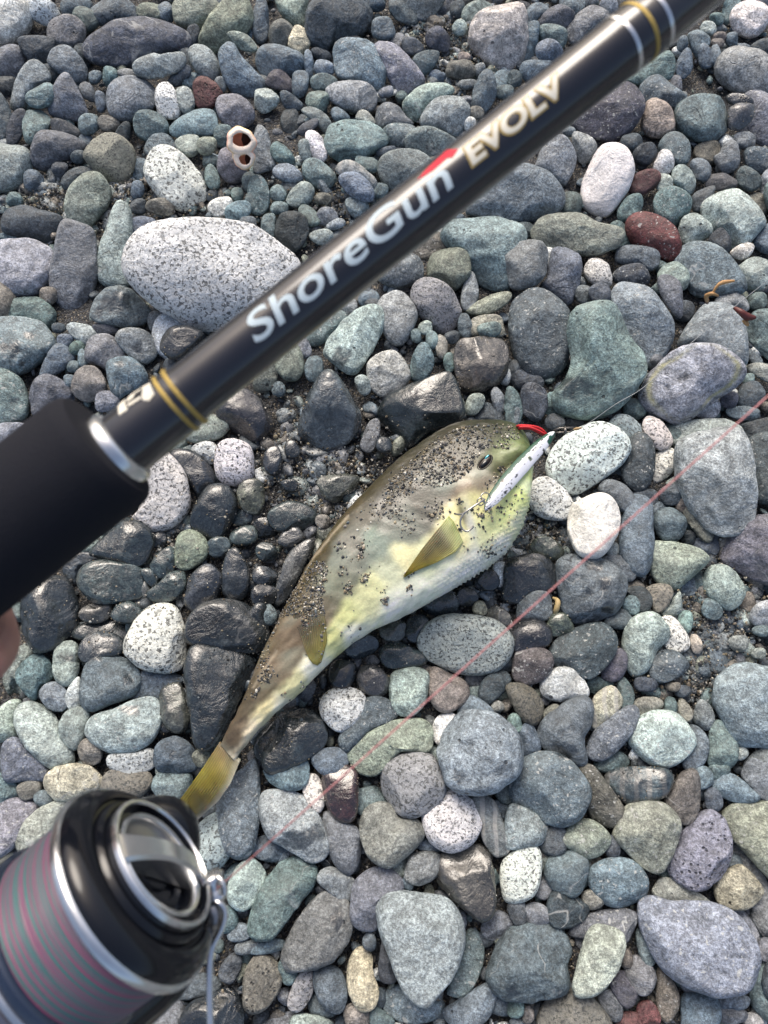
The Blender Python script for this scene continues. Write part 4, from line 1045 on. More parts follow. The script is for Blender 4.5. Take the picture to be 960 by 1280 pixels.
# the rest of the shingle: too small to pick out, and what lies beyond the frame
SV, SF, STN, SW = [], [], [], []; nv = 0
def add_mass(V, Fc, col, wet=0.0):
    global nv
    SV.append(V); SF.append(Fc+nv); STN.append(np.tile(col, (len(V), 1))); SW.append(np.full(len(V), wet)); nv += len(V)
for p in mass:
    V, Fc, M, c = build_stone(p, 4 if p.area > 500 else 3); Wd = V@np.array(M.to_3x3()).T + np.array(M.translation)
    add_mass(Wd, Fc, colour(p), p.wet); p.world = Wd
# packed outlines for rejection
def inside(u, v, shrink=0.86):
    for p in near[(int(u)//80, int(v)//80)] if (int(u)//80, int(v)//80) in near else ():
        d = np.array([u, v])-p.c; a = math.atan2(d[1], d[0]); 
        if math.hypot(*d) < shrink*np.interp(a, p.pa, p.pr, period=2*np.pi): return True
    return False
near = {}
for p in pebs:
    d = p.out-p.c; a = np.arctan2(d[:, 1], d[:, 0]); r = np.hypot(d[:, 0], d[:, 1]); k = np.argsort(a); p.pa, p.pr = a[k], r[k]
    lo, hi = p.out.min(0)//80, p.out.max(0)//80
    for i in range(int(lo[0]), int(hi[0])+1):
        for j in range(int(lo[1]), int(hi[1])+1): near.setdefault((i, j), []).append(p)
def wetness(u, v):        # damp ground round the fish
    return max(0.0, min(1.0, 1.55 - math.hypot((u-330)/230, (v-690)/230)))
pal = [BASE[k] for k in 'GBBDDTTLPPWOMMSDF']
def loose(o, rad, sub, seed, col, wet):
    r = np.random.default_rng(seed); S, Fc = ICO[sub]
    ax = np.array([1.0, r.uniform(0.5, 0.95), r.uniform(0.35, 0.65)])*rad*1.08; n_ = r.normal(size=(3, 3)); n_ /= np.linalg.norm(n_, axis=1, keepdims=True)
    for nn in n_: S = S - np.outer(np.maximum(S@nn-r.uniform(0.5, 0.85), 0)*0.9, nn)
    Q = S*(1+0.10*wobble(S, seed, 1.5, 1))[:, None]*ax
    a, b, c = r.uniform(0, 6.28), r.normal()*0.35, r.normal()*0.35
    Rm = np.array(Matrix.Rotation(a, 3, 'Z') @ Matrix.Rotation(b, 3, 'X') @ Matrix.Rotation(c, 3, 'Y'))
    add_mass(Q@Rm.T + o, Fc, np.array(col)*COOL*r.uniform(0.75, 1.25), wet)
sandy = [(170, 255, 120, 40), (540, 45, 45, 40), (130, 235, 60, 25), (410, 590, 55, 60), (370, 570, 50, 40), (900, 790, 55, 60), (880, 740, 30, 30), (680, 690, 45, 40), (610, 690, 50, 40), (40, 250, 40, 20), (410, 250, 40, 30), (570, 90, 50, 50), (200, 690, 50, 40), (430, 640, 40, 40), (860, 830, 40, 30)]
cnt = 0
for k in range(24000):
    u, v = rng.uniform(-40, 1000), rng.uniform(-40, 1320)
    if k % 3 == 0: s = sandy[rng.integers(len(sandy))]; u, v = s[0]+rng.normal()*s[2]*0.8, s[1]+rng.normal()*s[3]*0.8
    if inside(u, v, 0.80): continue
    rad = float(np.clip(rng.lognormal(math.log(0.0036), 0.45), 0.0014, 0.009)); P = on_z(u, v, rad*0.25-0.0005)
    loose(np.array(P), rad, 3 if rad > 0.0048 else 2, 20000+k, pal[rng.integers(len(pal))], 0.62*wetness(u, v)*rng.random()**0.6); cnt += 1
    if cnt > 3800: break
# shingle outside the picture, for other viewpoints
px0, px1 = -0.95, 0.95; k = 0
cells = np.stack(np.meshgrid(np.arange(-0.95, 0.95, 0.034), np.arange(-0.62, 1.0, 0.034), indexing='ij'), -1).reshape(-1, 2)
for cx, cy in cells:
    x, y = cx+rng.normal()*0.007, cy+rng.normal()*0.007; rel = Vector((x, y, 0.01))-CAM; dep = -rel.dot(B_)
    u, v = 480+F*rel.dot(R_)/dep, 640-F*rel.dot(U_)/dep
    if -25 < u < 985 and -25 < v < 1305: continue
    rad = float(np.clip(rng.lognormal(math.log(0.020), 0.35), 0.009, 0.042)); k += 1
    loose(np.array((x, y, rad*0.25)), rad, 3 if (-130 < u < 1090 and -130 < v < 1410) else 2, 60000+k, pal[rng.integers(len(pal))], 0.0)
me = arrays_mesh('small_shingle', np.concatenate(SV), np.concatenate(SF), np.concatenate(STN))
a = me.attributes.new('wetness', 'FLOAT', 'POINT'); a.data.foreach_set('value', np.concatenate(SW).astype(np.float32))
tag(link('small_shingle', me, MASS), 'small loose shingle filling the gaps between the larger pebbles', 'shingle', kind='stuff')

# ------------------------------------------------------------------ grit
GV, GF, GT = [], [], []
def grains_mesh(name, pts, sizes, cols, mat, parent=None, off=np.zeros(3)):
    S, Fc = ICO[1]; n = len(pts); r = np.random.default_rng(len(pts))
    ax = r.uniform(0.6, 1.15, size=(n, 1, 3))*np.array(sizes)[:, None, None]
    jit = 1 + r.normal(size=(n, len(S), 1))*0.14
    V = (S[None]*ax*jit + (np.array(pts)-off)[:, None, :]).reshape(-1, 3)
    Fa = (Fc[None] + (np.arange(n)*len(S))[:, None, None]).reshape(-1, 3)
    return link(name, arrays_mesh(name, V, Fa, np.repeat(np.array(cols), len(S), 0), smooth=False), mat, parent)
GRIT = tint_material('grit_grains', 0.35, fine=0.3, scale=1500)
gpal = np.array([(.022, .024, .026)]*4 + [(.06, .06, .06)]*4 + [(.12, .115, .105)]*4 + [(.17, .14, .10), (.26, .22, .15), (.20, .17, .11), (.14, .11, .07), (.36, .34, .28), (.5, .48, .42), (.10, .12, .13)])
pts, sz, cl = [], [], []
for k in range(52000):
    if k % 3:
        s = sandy[rng.integers(len(sandy))]; u, v = s[0]+rng.normal()*s[2]*0.8, s[1]+rng.normal()*s[3]*0.8
    else: u, v = rng.uniform(-20, 980), rng.uniform(-20, 1300)
    if inside(u, v, 0.9): continue
    r = float(np.clip(rng.lognormal(math.log(0.0007), 0.38), 0.0003, 0.0018))
    lift = abs(rng.normal())*0.003 if k % 3 else 0.0
    pts.append(on_z(u, v, 0.0006+lift)[:]); sz.append(r); cl.append(gpal[rng.integers(len(gpal))])
    if len(pts) > 17000: break
tag(grains_mesh('coarse_grit', pts, sz, cl, GRIT), 'coarse dark grit lying between the pebbles', 'grit', kind='stuff')
pts, sz, cl = [], [], []
for p in pebs:
    if p.wet or wetness(*p.c) > 0.55:
        top = p.world[p.world[:, 2] > np.quantile(p.world[:, 2], 0.45)]
        m_ = int(min(70, 8+p.area/90)); ctr = top[rng.integers(len(top), size=3)]
        for k in range(m_):
            q_ = top[rng.integers(len(top))] if k % 2 else top[np.argmin(((top-ctr[k % 3]-rng.normal(size=3)*0.004)**2).sum(1))]
            pts.append(q_); sz.append(float(np.clip(rng.lognormal(math.log(0.0005), 0.35), 0.0003, 0.0011))); cl.append(gpal[rng.integers(len(gpal))])
tag(grains_mesh('clinging_grit', pts, sz, cl, GRIT), 'wet sand grains stuck to the dark pebbles around the fish', 'grit', kind='stuff')

# ------------------------------------------------------------------ the fish
FSEC = [((664, 577), (663, 584)), ((657, 551), (660, 606)), ((645, 536), (657, 632)), ((625, 529), (648, 662)), ((598, 528), (630, 690)), ((570, 531), (605, 710)),
        ((540, 546), (575, 730)), ((510, 566), (545, 748)), ((480, 592), (515, 764)), ((452, 620), (488, 778)), ((425, 650), (462, 791)), ((402, 682), (438, 806)),
        ((383, 710), (415, 826)), ((366, 742), (393, 847)), ((350, 772), (372, 868)), ((334, 803), (350, 888)), ((321, 833), (332, 905)), ((309, 862), (318, 918)),
        ((297, 890), (308, 931)), ((284, 915), (300, 942)), ((276, 930), (295, 952))]
FCOL = [(560, 545, 78, 76, 60), (605, 538, 72, 74, 58), (640, 540, 88, 96, 72), (520, 568, 82, 79, 62), (480, 605, 88, 83, 64), (440, 640, 92, 83, 60), (400, 692, 98, 88, 60), (365, 745, 104, 92, 66),
        (330, 815, 118, 104, 80), (310, 862, 112, 101, 82), (290, 908, 120, 106, 88), (520, 612, 112, 110, 102), (480, 645, 136, 134, 128), (440, 690, 150, 148, 138), (560, 600, 100, 100, 90),
        (425, 705, 146, 152, 140), (470, 690, 156, 170, 158), (395, 755, 138, 130, 112), (352, 830, 146, 130, 110), (332, 872, 128, 118, 98), (545, 622, 128, 128, 118), (372, 790, 140, 124, 104),
        (560, 645, 214, 208, 172), (535, 665, 208, 207, 170), (505, 700, 206, 206, 168), (462, 742, 202, 206, 166), (432, 776, 196, 202, 150), (412, 803, 196, 202, 148), (368, 858, 206, 206, 166), (340, 884, 206, 200, 160),
        (510, 672, 168, 188, 176), (540, 715, 212, 222, 190), (525, 640, 128, 126, 116), (500, 660, 142, 146, 136), (485, 715, 176, 184, 164), (455, 655, 128, 124, 112), (415, 735, 146, 150, 132), (590, 560, 70, 72, 58), (620, 550, 74, 78, 58), (540, 580, 80, 78, 64), (500, 590, 84, 80, 64), (460, 622, 90, 84, 62), (420, 665, 96, 88, 60), (382, 718, 100, 90, 62), (560, 575, 86, 84, 70), (530, 605, 100, 98, 88), (640, 630, 212, 226, 156), (625, 655, 214, 226, 160), (610, 672, 216, 224, 168), (650, 600, 206, 220, 150), (600, 680, 214, 220, 178), (620, 690, 232, 236, 222), (590, 715, 232, 236, 228), (562, 734, 230, 236, 226), (525, 752, 226, 234, 220), (505, 766, 230, 236, 226),
        (445, 802, 234, 238, 226), (400, 842, 232, 234, 220), (352, 888, 224, 226, 212), (312, 924, 214, 206, 184), (648, 560, 118, 134, 92), (630, 576, 150, 164, 112), (638, 568, 140, 156, 104), (620, 589, 170, 178, 136), (590, 620, 150, 140, 122), (578, 627, 170, 152, 132),  # snout and under-eye points include a painted green-yellow highlight
        (600, 648, 206, 206, 156), (622, 602, 104, 104, 74), (650, 588, 96, 96, 70), (595, 575, 92, 90, 76), (645, 660, 226, 234, 200), (655, 620, 214, 228, 190), (560, 690, 216, 214, 168), (575, 660, 202, 202, 158), (640, 600, 150, 160, 118)]
fc = np.array([[a, b] for a, b, *_ in FCOL], float); fcol = np.array([lin(c[2:]) for c in FCOL]); pale = np.array([sum(c[2:])/3 > 172 for c in FCOL])
EDGE = np.array([(668, 590), (652, 592), (628, 606), (600, 634), (572, 642), (552, 652), (540, 676), (522, 690), (500, 688), (484, 706), (466, 716), (446, 744), (428, 768), (405, 800), (385, 824), (355, 860), (325, 888), (298, 926), (270, 970)], float)
def edge_side(uv):           # signed distance (photo pixels) from the line where the dark flank meets the pale belly
    best = np.full(len(uv), 1e9); sg = np.zeros(len(uv))
    for P, Q in zip(EDGE[:-1], EDGE[1:]):
        d = Q-P; t = np.clip(((uv-P)@d)/(d@d), 0, 1); w_ = uv-(P+t[:, None]*d); r = np.hypot(w_[:, 0], w_[:, 1]); s = np.sign(-(d[0]*w_[:, 1]-d[1]*w_[:, 0]))
        k = r < best; best[k] = r[k]; sg[k] = s[k]
    return best*sg
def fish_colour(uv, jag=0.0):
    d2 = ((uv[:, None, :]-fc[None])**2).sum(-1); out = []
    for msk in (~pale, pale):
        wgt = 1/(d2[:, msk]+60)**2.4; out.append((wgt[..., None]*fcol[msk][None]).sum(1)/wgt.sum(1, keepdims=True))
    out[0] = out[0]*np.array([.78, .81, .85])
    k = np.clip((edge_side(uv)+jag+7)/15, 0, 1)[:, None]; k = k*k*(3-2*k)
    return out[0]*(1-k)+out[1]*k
NL = 330; NA = 170
bk = np.array([a for a, b in FSEC], float); be = np.array([b for a, b in FSEC], float); ts = np.arange(len(FSEC))
def spl(A, t):
    i = np.clip(np.floor(t).astype(int), 0, len(A)-2); f = (t-i)[:, None]
    p0, p1, p2, p3 = A[np.maximum(i-1, 0)], A[i], A[i+1], A[np.minimum(i+2, len(A)-1)]
    return 0.5*(2*p1+(p2-p0)*f+(2*p0-5*p1+4*p2-p3)*f*f+(3*p1-p0-3*p2+p3)*f**3)
tt = np.concatenate([np.linspace(0, 2, 46)[:-1], np.linspace(2, len(FSEC)-1, NL-45)])
bks, bes = spl(bk, tt), spl(be, tt)
thick = np.interp(tt, [0, .4, 1, 2, 4, 6, 9, 12, 15, 18, 20], [.003, .011, .016, .0205, .0245, .0245, .0225, .0175, .0115, .007, .004])
zmid = np.interp(tt, [0, 2, 5, 9, 12, 15, 18, 20], [.039, .039, .037, .034, .031, .028, .025, .023])
FV, FUV = [], []
for j in range(len(tt)):
    A, Bp = on_z(*bks[j], zmid[j]), on_z(*bes[j], zmid[j]); mid, hf = (A+Bp)/2, (A-Bp)/2
    for k in range(NA):
        g = 2*math.pi*k/NA; c, s = math.cos(g), math.sin(g)
        cc = math.copysign(abs(c)**0.94, c); ss = math.copysign(abs(s)**(0.66 if s > 0 else 0.9), s)
        P = mid + hf*cc + Vector((0, 0, thick[j]*ss*(1.0 if s > 0 else 0.9)*(1-0.16*c)))
        FV.append(P[:]); FUV.append((bks[j]+bes[j])/2 + (bks[j]-bes[j])/2*cc)
FV, FUV = np.array(FV), np.array(FUV); n_ = len(tt)
idx = np.arange(n_*NA).reshape(n_, NA); nx = np.roll(idx, -1, 1)
FF = np.stack([idx[:-1], nx[:-1], nx[1:], idx[1:]], -1).reshape(-1, 4)
uu, vv = FUV[:, 0], FUV[:, 1]
ctr = (np.array([A for A in bks])+bes)/2
nrm = np.zeros_like(FV); me0 = arrays_mesh('t', FV, FF); nr = np.zeros(len(FV)*3, dtype=np.float32); me0.vertices.foreach_get('normal', nr); nrm = nr.reshape(-1, 3)
cen = np.repeat(np.stack([FV.reshape(n_, NA, 3).mean(1)], 0)[0], NA, 0)
if ((FV-cen)*nrm).sum() < 0: nrm = -nrm; FF = FF[:, ::-1]
def blob(u, v, su, sv, ang=0.0):
    a = math.radians(ang); dx, dy = uu-u, vv-v; p_, q_ = dx*math.cos(a)+dy*math.sin(a), -dx*math.sin(a)+dy*math.cos(a)
    return np.exp(-(p_/su)**2-(q_/sv)**2)
h = 0.0016*blob(606, 574, 16, 12, -40) - 0.0028*blob(575, 660, 5, 20, -20)    # brow over the eye, gill slit
h += 0.0022*blob(580, 625, 16, 14) - 0.003*blob(630, 598, 20, 7, -40)       # cheek, mouth cleft
h += 0.0016*blob(640, 580, 16, 10, -45) + 0.002*blob(642, 632, 14, 26, 10)
h -= 0.0009*blob(455, 690, 95, 5, 118)                                       # crease along the flank
h += 0.0012*np.sin((uu*0.78+vv*0.62)*0.05)*blob(480, 690, 120, 40, 130)
spk = np.clip(blob(640, 665, 40, 16, 118)+blob(600, 706, 60, 14, 145), 0, 1)  # prickly belly skin
h += spk*0.0019*np.maximum(0, np.sin(uu*1.25+vv*0.35)*np.sin(vv*1.2-uu*0.3))
h += 0.0003*wobble(FV*60, 5, 1.5, 2) + 0.00016*wobble(FV*330, 6, 1.3, 2) + 0.00022*np.sin((uu*0.62+vv*0.78)*0.55+2*wobble(FV*40, 12, 1.4, 2))*np.clip(wobble(FV*30, 14, 1.3, 1), 0, 1)
FV = FV + nrm*h[:, None]
W_ = lambda s, f, n: wobble(FV*f, s, 1.3, n)
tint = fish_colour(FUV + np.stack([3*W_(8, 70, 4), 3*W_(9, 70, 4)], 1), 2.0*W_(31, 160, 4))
along = (uu*0.78-vv*0.626); across = uu*0.626+vv*0.78
tint = tint*(1 + 0.06*W_(41, 120, 3) + 0.06*W_(43, 420, 2) + 0.05*np.sin(across*0.9+2*W_(47, 90, 2)))[:, None]
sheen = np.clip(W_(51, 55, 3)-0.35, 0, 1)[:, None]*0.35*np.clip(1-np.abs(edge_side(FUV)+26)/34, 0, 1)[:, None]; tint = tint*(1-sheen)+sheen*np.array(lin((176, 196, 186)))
# highlight painted as a pale rim line where the dark back meets the flank, folds and the violet edge at the gill
tint = tint*(1-0.75*blob(575, 660, 3.6, 17, -20)[:, None]) + 0.75*blob(575, 660, 3.6, 17, -20)[:, None]*np.array(lin((34, 34, 40)))
g_ = blob(584, 668, 5, 24, -15)[:, None]*0.6; tint = tint*(1-g_)+g_*np.array(lin((176, 182, 205)))
for (u0, v0, u1, v1, amt) in ((437, 652, 392, 702, .5), (392, 702, 372, 742, .35), (350, 815, 318, 862, .35)):
    d_ = np.array([u1-u0, v1-v0]); L_ = np.hypot(*d_); d_ = d_/L_; a_ = (uu-u0)*d_[0]+(vv-v0)*d_[1]; b_ = -(uu-u0)*d_[1]+(vv-v0)*d_[0]
    k_ = (amt*np.exp(-(b_/2.2)**2)*((a_ > 0) & (a_ < L_)))[:, None]; tint = tint*(1-k_)+k_*np.array(lin((196, 186, 168)))
rr_ = np.random.default_rng(3).random(len(tint)); dots = (rr_ > 0.78)[:, None]*0.38*np.clip(1-np.abs(fish_colour(FUV).mean(1)-0.08)/0.06, 0, 1)[:, None]
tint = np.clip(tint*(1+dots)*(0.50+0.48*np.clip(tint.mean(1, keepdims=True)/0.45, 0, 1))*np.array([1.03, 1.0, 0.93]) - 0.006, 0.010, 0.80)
froot_loc = on_z(480, 700, 0.006); froot = empty('puffer_fish', Matrix.Translation(froot_loc)); OFF = np.array(froot_loc)
tag(froot, 'sandy olive-backed white-bellied puffer fish lying on its side on the wet pebbles', 'fish')
SKIN = tint_material('fish_skin', 0.34, coat=0.12, spec=0.38, bump=(700, 0.3, 0.0007), fine=0.55, scale=650, sss=0.03)
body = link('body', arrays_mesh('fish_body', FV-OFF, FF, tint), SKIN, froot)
fbvh = BVHTree.FromPolygons([tuple(v) for v in FV], [tuple(f) for f in FF])
def fish_hit(u, v):
    hit = fbvh.ray_cast(CAM, ray(u, v).normalized()); return hit[0], hit[1]
FADE = []
def fin(name, grid, cols, mat, thick_=0.0006, ridge=0.0005, rays=16, gain=.70):
    """grid[i][j] world points: i along the fin rays, j across them"""
    ni, nj = 18, rays*4+1; G = np.array([[list(p) for p in row] for row in grid]); C = np.array(cols, float)
    si, sj = np.linspace(0, 1, ni), np.linspace(0, 1, nj)
    def interp(A):
        a = np.array([[np.interp(si, np.linspace(0, 1, A.shape[0]), A[:, j, k]) for k in range(3)] for j in range(A.shape[1])])  # j,k,ni
        return np.array([[np.interp(sj, np.linspace(0, 1, A.shape[1]), a[:, k, i]) for k in range(3)] for i in range(ni)]).transpose(0, 2, 1)
    P, T_ = interp(G), interp(C)*np.array([gain, gain, gain*.94])
    nvec = np.cross(P[-1, nj//2]-P[0, nj//2], P[ni//2, -1]-P[ni//2, 0]); nvec /= np.linalg.norm(nvec)
    if nvec[2] < 0: nvec = -nvec
    rd = np.sin(sj*rays*2*np.pi)
    P = P + (rd[None, :, None]*ridge*si[:, None, None]**0.5)*nvec
    P[-1] += ((P[-1]-P[-2])*(0.35*np.abs(np.sin(sj*rays*np.pi))[:, None]))
    T_ = T_*(1+0.22*rd[None, :, None])*(1+0.25*wobble(P.reshape(-1, 3)*150, 77, 1.4, 3).reshape(ni, nj, 1))
    top, bot = P.reshape(-1, 3), (P-nvec*thick_).reshape(-1, 3); V = np.concatenate([top, bot])-OFF
    id_ = np.arange(ni*nj).reshape(ni, nj); f = np.stack([id_[:-1, :-1], id_[1:, :-1], id_[1:, 1:], id_[:-1, 1:]], -1).reshape(-1, 4)
    loop = np.concatenate([id_[0, :-1], id_[:-1, -1], id_[-1, :0:-1], id_[:0:-1, 0]]); ln = np.roll(loop, -1); m_ = ni*nj
    side = np.stack([loop, ln, ln+m_, loop+m_], -1); Fa = np.concatenate([f, f[:, ::-1]+m_, side])
    return link(name, arrays_mesh(name, V, Fa, np.concatenate([T_.reshape(-1, 3)]*2)), mat, froot)
FINM = tint_material('fin_membrane', 0.38, coat=0.2, fine=0.4, scale=700, sss=0.1); FINM.node_tree.nodes['Principled BSDF'].inputs['Alpha'].default_value = 0.74
def L3(*c): return lin(c)
gz_ = lambda rows, zs: [[on_z(u, v, z) for u, v in row] for row, z in zip(rows, zs)]
fin('tail_fin', gz_([[(275, 927), (284, 936), (293, 944), (301, 949)], [(252, 962), (266, 970), (280, 976), (288, 980)], [(232, 990), (246, 998), (262, 1003), (272, 1003)], [(216, 1011), (228, 1017), (244, 1018), (246, 1026)]], (.025, .026, .026, .024)),
    [[L3(122, 104, 80), L3(136, 118, 92), L3(160, 150, 120), L3(196, 190, 170)], [L3(140, 132, 52), L3(128, 118, 36), L3(120, 112, 52), L3(150, 150, 140)], [L3(108, 98, 26), L3(84, 74, 10), L3(86, 78, 34), L3(126, 128, 126)], [L3(118, 108, 40), L3(84, 74, 14), L3(92, 84, 44), L3(136, 141, 144)]], FINM, ridge=0.00022, rays=16, gain=1.05)
def on_fish(u, v, lift):
    q_, n_2 = fish_hit(u, v)
    return (q_ + Vector((0, 0, lift))) if q_ else on_z(u, v, 0.05)
pect = [[(561, 645), (567, 652), (573, 664), (579, 678)], [(546, 664), (553, 674), (560, 684), (568, 692)], [(528, 686), (535, 696), (540, 702), (546, 704)], [(505, 719), (506, 721), (508, 721), (511, 718)]]
fin('pectoral_fin', [[on_fish(u, v, l) for u, v in row] for row, l in zip(pect, (0.0006, 0.0026, 0.0026, 0.0016))],
    [[L3(186, 196, 120), L3(196, 208, 138), L3(206, 214, 150), L3(206, 216, 160)], [L3(96, 92, 62), L3(92, 88, 60), L3(110, 104, 66), L3(160, 158, 90)], [L3(98, 90, 44), L3(88, 80, 40), L3(140, 128, 50), L3(166, 156, 62)], [L3(146, 128, 20), L3(150, 134, 24), L3(160, 142, 34), L3(164, 148, 44)]], FINM, rays=14, ridge=0.00026, gain=.85)
dors = [[(366, 770), (378, 752), (391, 745), (402, 755)], [(374, 790), (385, 784), (397, 778), (407, 776)], [(381, 811), (389, 809), (399, 806), (409, 802)], [(386, 823), (391, 829), (397, 831), (402, 827)]]
fin('dorsal_fin', [[on_fish(u, v, l) for u, v in row] for row, l in zip(dors, (0.0003, 0.0010, 0.0014, 0.0010))],
    [[L3(92, 84, 66), L3(84, 76, 60), L3(86, 80, 64), L3(96, 92, 74)], [L3(92, 84, 66), L3(84, 78, 62), L3(92, 88, 68), L3(126, 120, 80)], [L3(120, 112, 72), L3(116, 110, 70), L3(136, 128, 74), L3(138, 132, 68)], [L3(170, 164, 96), L3(174, 166, 92), L3(172, 164, 86), L3(158, 150, 66)]], FINM, rays=13, ridge=0.00014)
# eye
ep, en = fish_hit(606, 578); ez = en.normalized(); e1 = (on_z(622, 562, ep.z)-on_z(590, 594, ep.z)); e1 = (e1-ez*e1.dot(ez)).normalized(); e2 = ez.cross(e1)
EM = Matrix((e1, e2, ez)).transposed()
def disc(name, a, b, c, off_, mat, parent, sub=3, shift=(0, 0)):
    S, Fc = ICO[sub]; V = (S*np.array([a, b, c]) + np.array([shift[0], shift[1], off_]))@np.array(EM).T + np.array(ep) - OFF
    return link(name, arrays_mesh(name, V, Fc), mat, parent)
eye = disc('eye', .0056, .0025, .0013, -.0003, simple('eye_bronze', (.016, .010, .007), 0.25, coat=0.15, spec=0.3, noise_amt=0.8, nscale=700), froot)
disc('pupil', .0030, .0014, .0007, .0006, simple('eye_black', (.003, .004, .006), 0.12, coat=0.2), eye, shift=(-.001, -.0003))
disc('iris_glint', .0020, .0007, .0005, .0007, simple('eye_cyan', (.05, .34, .40), 0.12, metal=0.4, coat=1.0), eye, shift=(.0034, .0013))
lid = [ep + e1*(math.cos(g)*.0060) + e2*(math.sin(g)*.0029) + ez*(-.0002) for g in np.linspace(0, 2*math.pi, 29)]
tube('eyelid', lid, 0.0006, simple('eyelid_skin', lin((44, 43, 36)), 0.5, coat=0.0, noise_amt=0.4), froot, 8, off=froot_loc)
# grit stuck on the fish
def in_poly(u, v, P):
    c = False
    for i in range(len(P)):
        (x1, y1), (x2, y2) = P[i-1], P[i]
        if (y1 > v) != (y2 > v) and u < (x2-x1)*(v-y1)/(y2-y1)+x1: c = not c
    return c
patches = [([(478, 612), (510, 578), (548, 545), (590, 531), (640, 531), (652, 545), (634, 562), (604, 560), (586, 592), (562, 606), (520, 612), (498, 630), (478, 648)], 1900),
           ([(370, 722), (392, 702), (408, 700), (412, 716), (404, 744), (408, 790), (398, 818), (384, 796), (374, 766), (352, 772), (340, 800), (348, 760)], 1300),
           ([(622, 585), (640, 575), (652, 590), (624, 612), (600, 612)], 130), ([(320, 800), (345, 770), (335, 830), (305, 880), (300, 872)], 130)]
spots = [(510, 655, 10, 40), (495, 640, 8, 30), (540, 640, 10, 30), (548, 638, 12, 34), (452, 685, 5, 30), (450, 696, 4, 22), (425, 685, 6, 20), (455, 722, 6, 40), (436, 735, 6, 34), (481, 752, 4, 26), (426, 716, 3, 8), (512, 716, 4, 10), (513, 736, 4, 16),
         (335, 842, 7, 40), (330, 850, 6, 26), (322, 862, 4, 10), (318, 870, 4, 12), (608, 640, 8, 28), (600, 642, 6, 24), (626, 636, 4, 16), (575, 626, 4, 18), (544, 684, 8, 30), (535, 694, 6, 16), (612, 690, 8, 30), (640, 610, 10, 16), (500, 600, 12, 40),
         (470, 640, 14, 40), (440, 700, 30, 24), (610, 668, 20, 20), (440, 790, 14, 12), (380, 852, 8, 10), (355, 868, 6, 8), (395, 815, 8, 30), (480, 742, 6, 8), (590, 660, 30, 30), (640, 640, 12, 22), (450, 660, 20, 16)]
pts, sz, cl = [], [], []
def stick(u, v, r):
    q_, nn = fish_hit(u, v)
    if q_: pts.append((q_+nn*r*0.3)[:]); sz.append(r); cl.append(gpal[rng.integers(len(gpal))]*(1.5 if rng.random() < .4 else 1.0))
for P, n in patches:
    us, vs = [a for a, b in P], [b for a, b in P]; c = 0
    clus = [(rng.uniform(min(us), max(us)), rng.uniform(min(vs), max(vs))) for _ in range(40)]
    while c < n:
        if rng.random() < 0.45: k_ = clus[rng.integers(40)]; u, v = k_[0]+rng.normal()*8, k_[1]+rng.normal()*8
        else: u, v = rng.uniform(min(us), max(us)), rng.uniform(min(vs), max(vs))
        if in_poly(u, v, P): stick(u, v, float(np.clip(rng.lognormal(math.log(0.00048), 0.42), 0.00022, 0.0013))); c += 1
for u, v, s, n in spots:
    for _ in range(n): stick(u+rng.normal()*s*0.6, v+rng.normal()*s*0.6, float(np.clip(rng.lognormal(math.log(0.0006), 0.35), 0.0003, 0.0013)))
tag(grains_mesh('sand_grains', pts, sz, cl, GRIT, froot, OFF), kind='stuff')

# ------------------------------------------------------------------ the lure in its mouth
def path_z(rows): return [on_z(u, v, z) for u, v, z in rows]
LT, LB = on_z(693, 540, 0.056), on_z(606, 637, 0.074)
lroot = empty('metal_lure', Matrix.Translation(LB)); tag(lroot, "white and dark green chipped metal lure across the fish's mouth", 'lure')
ax = (LT-LB).normalized(); side = (ax.cross((CAM-LB).normalized())).normalized(); nup = side.cross(ax).normalized()
if nup.dot(CAM-LB) < 0: nup = -nup; 
if side.dot(U_) < 0: side = -side                      # towards the upper left, the green back
Lm = (LT-LB).length; LVs, Lc = [], []; NS, NK = 90, 48
for i in range(NS):
    s = i/(NS-1); wd = np.interp(s, [0, .03, .12, .3, .55, .8, .93, .98, 1], [.0005, .0014, .0025, .0033, .0034, .0029, 0.0019, .0011, .0005])*1.22
    th = wd*0.5; cu = 0.0012*math.sin(s*math.pi)
    for k in range(NK):
        g = 2*math.pi*k/NK; c, sn = math.cos(g), math.sin(g); q_ = (abs(c)+abs(sn))**0.6
        V = LB + ax*(s*Lm) + side*(c/q_*wd*1.25 + cu) + nup*(sn/q_*th*1.25)
        LVs.append((V-LB)[:])
        nz = noise.noise(Vector((s*16, c*1.7, 3.1)))+0.5*noise.noise(Vector((s*42, c*4, 1.7)))
        col = lin((224, 226, 234))
        if c > 0.62+0.25*nz or (s > 0.86 and c < -0.05+0.4*math.sin(s*70)): col = lin((14, 74, 58))
        if s > 0.94 and c > -0.3: col = lin((214, 220, 226))
        if nz > 0.44 or (s < .34 and noise.noise(Vector((s*60, c*5, 8))) > 0.36): col = lin((40, 40, 44))
        if abs(s-0.62) < 0.02 and abs(c+0.15) < 0.35 and sn > 0: col = lin((120, 128, 112))
        if abs(s-0.62) < 0.008 and abs(c+0.15) < 0.16 and sn > 0: col = lin((30, 34, 34))
        Lc.append(col)
idx = np.arange(NS*NK).reshape(NS, NK); nx = np.roll(idx, -1, 1); f = np.stack([idx[:-1], idx[1:], nx[1:], nx[:-1]], -1).reshape(-1, 4)
lb = link('body', arrays_mesh('lure_body', LVs, f, np.array(Lc)), tint_material('lure_paint', 0.28, coat=0.6, bump=(900, 0.2, 0.0004), fine=0.12, scale=400), lroot)
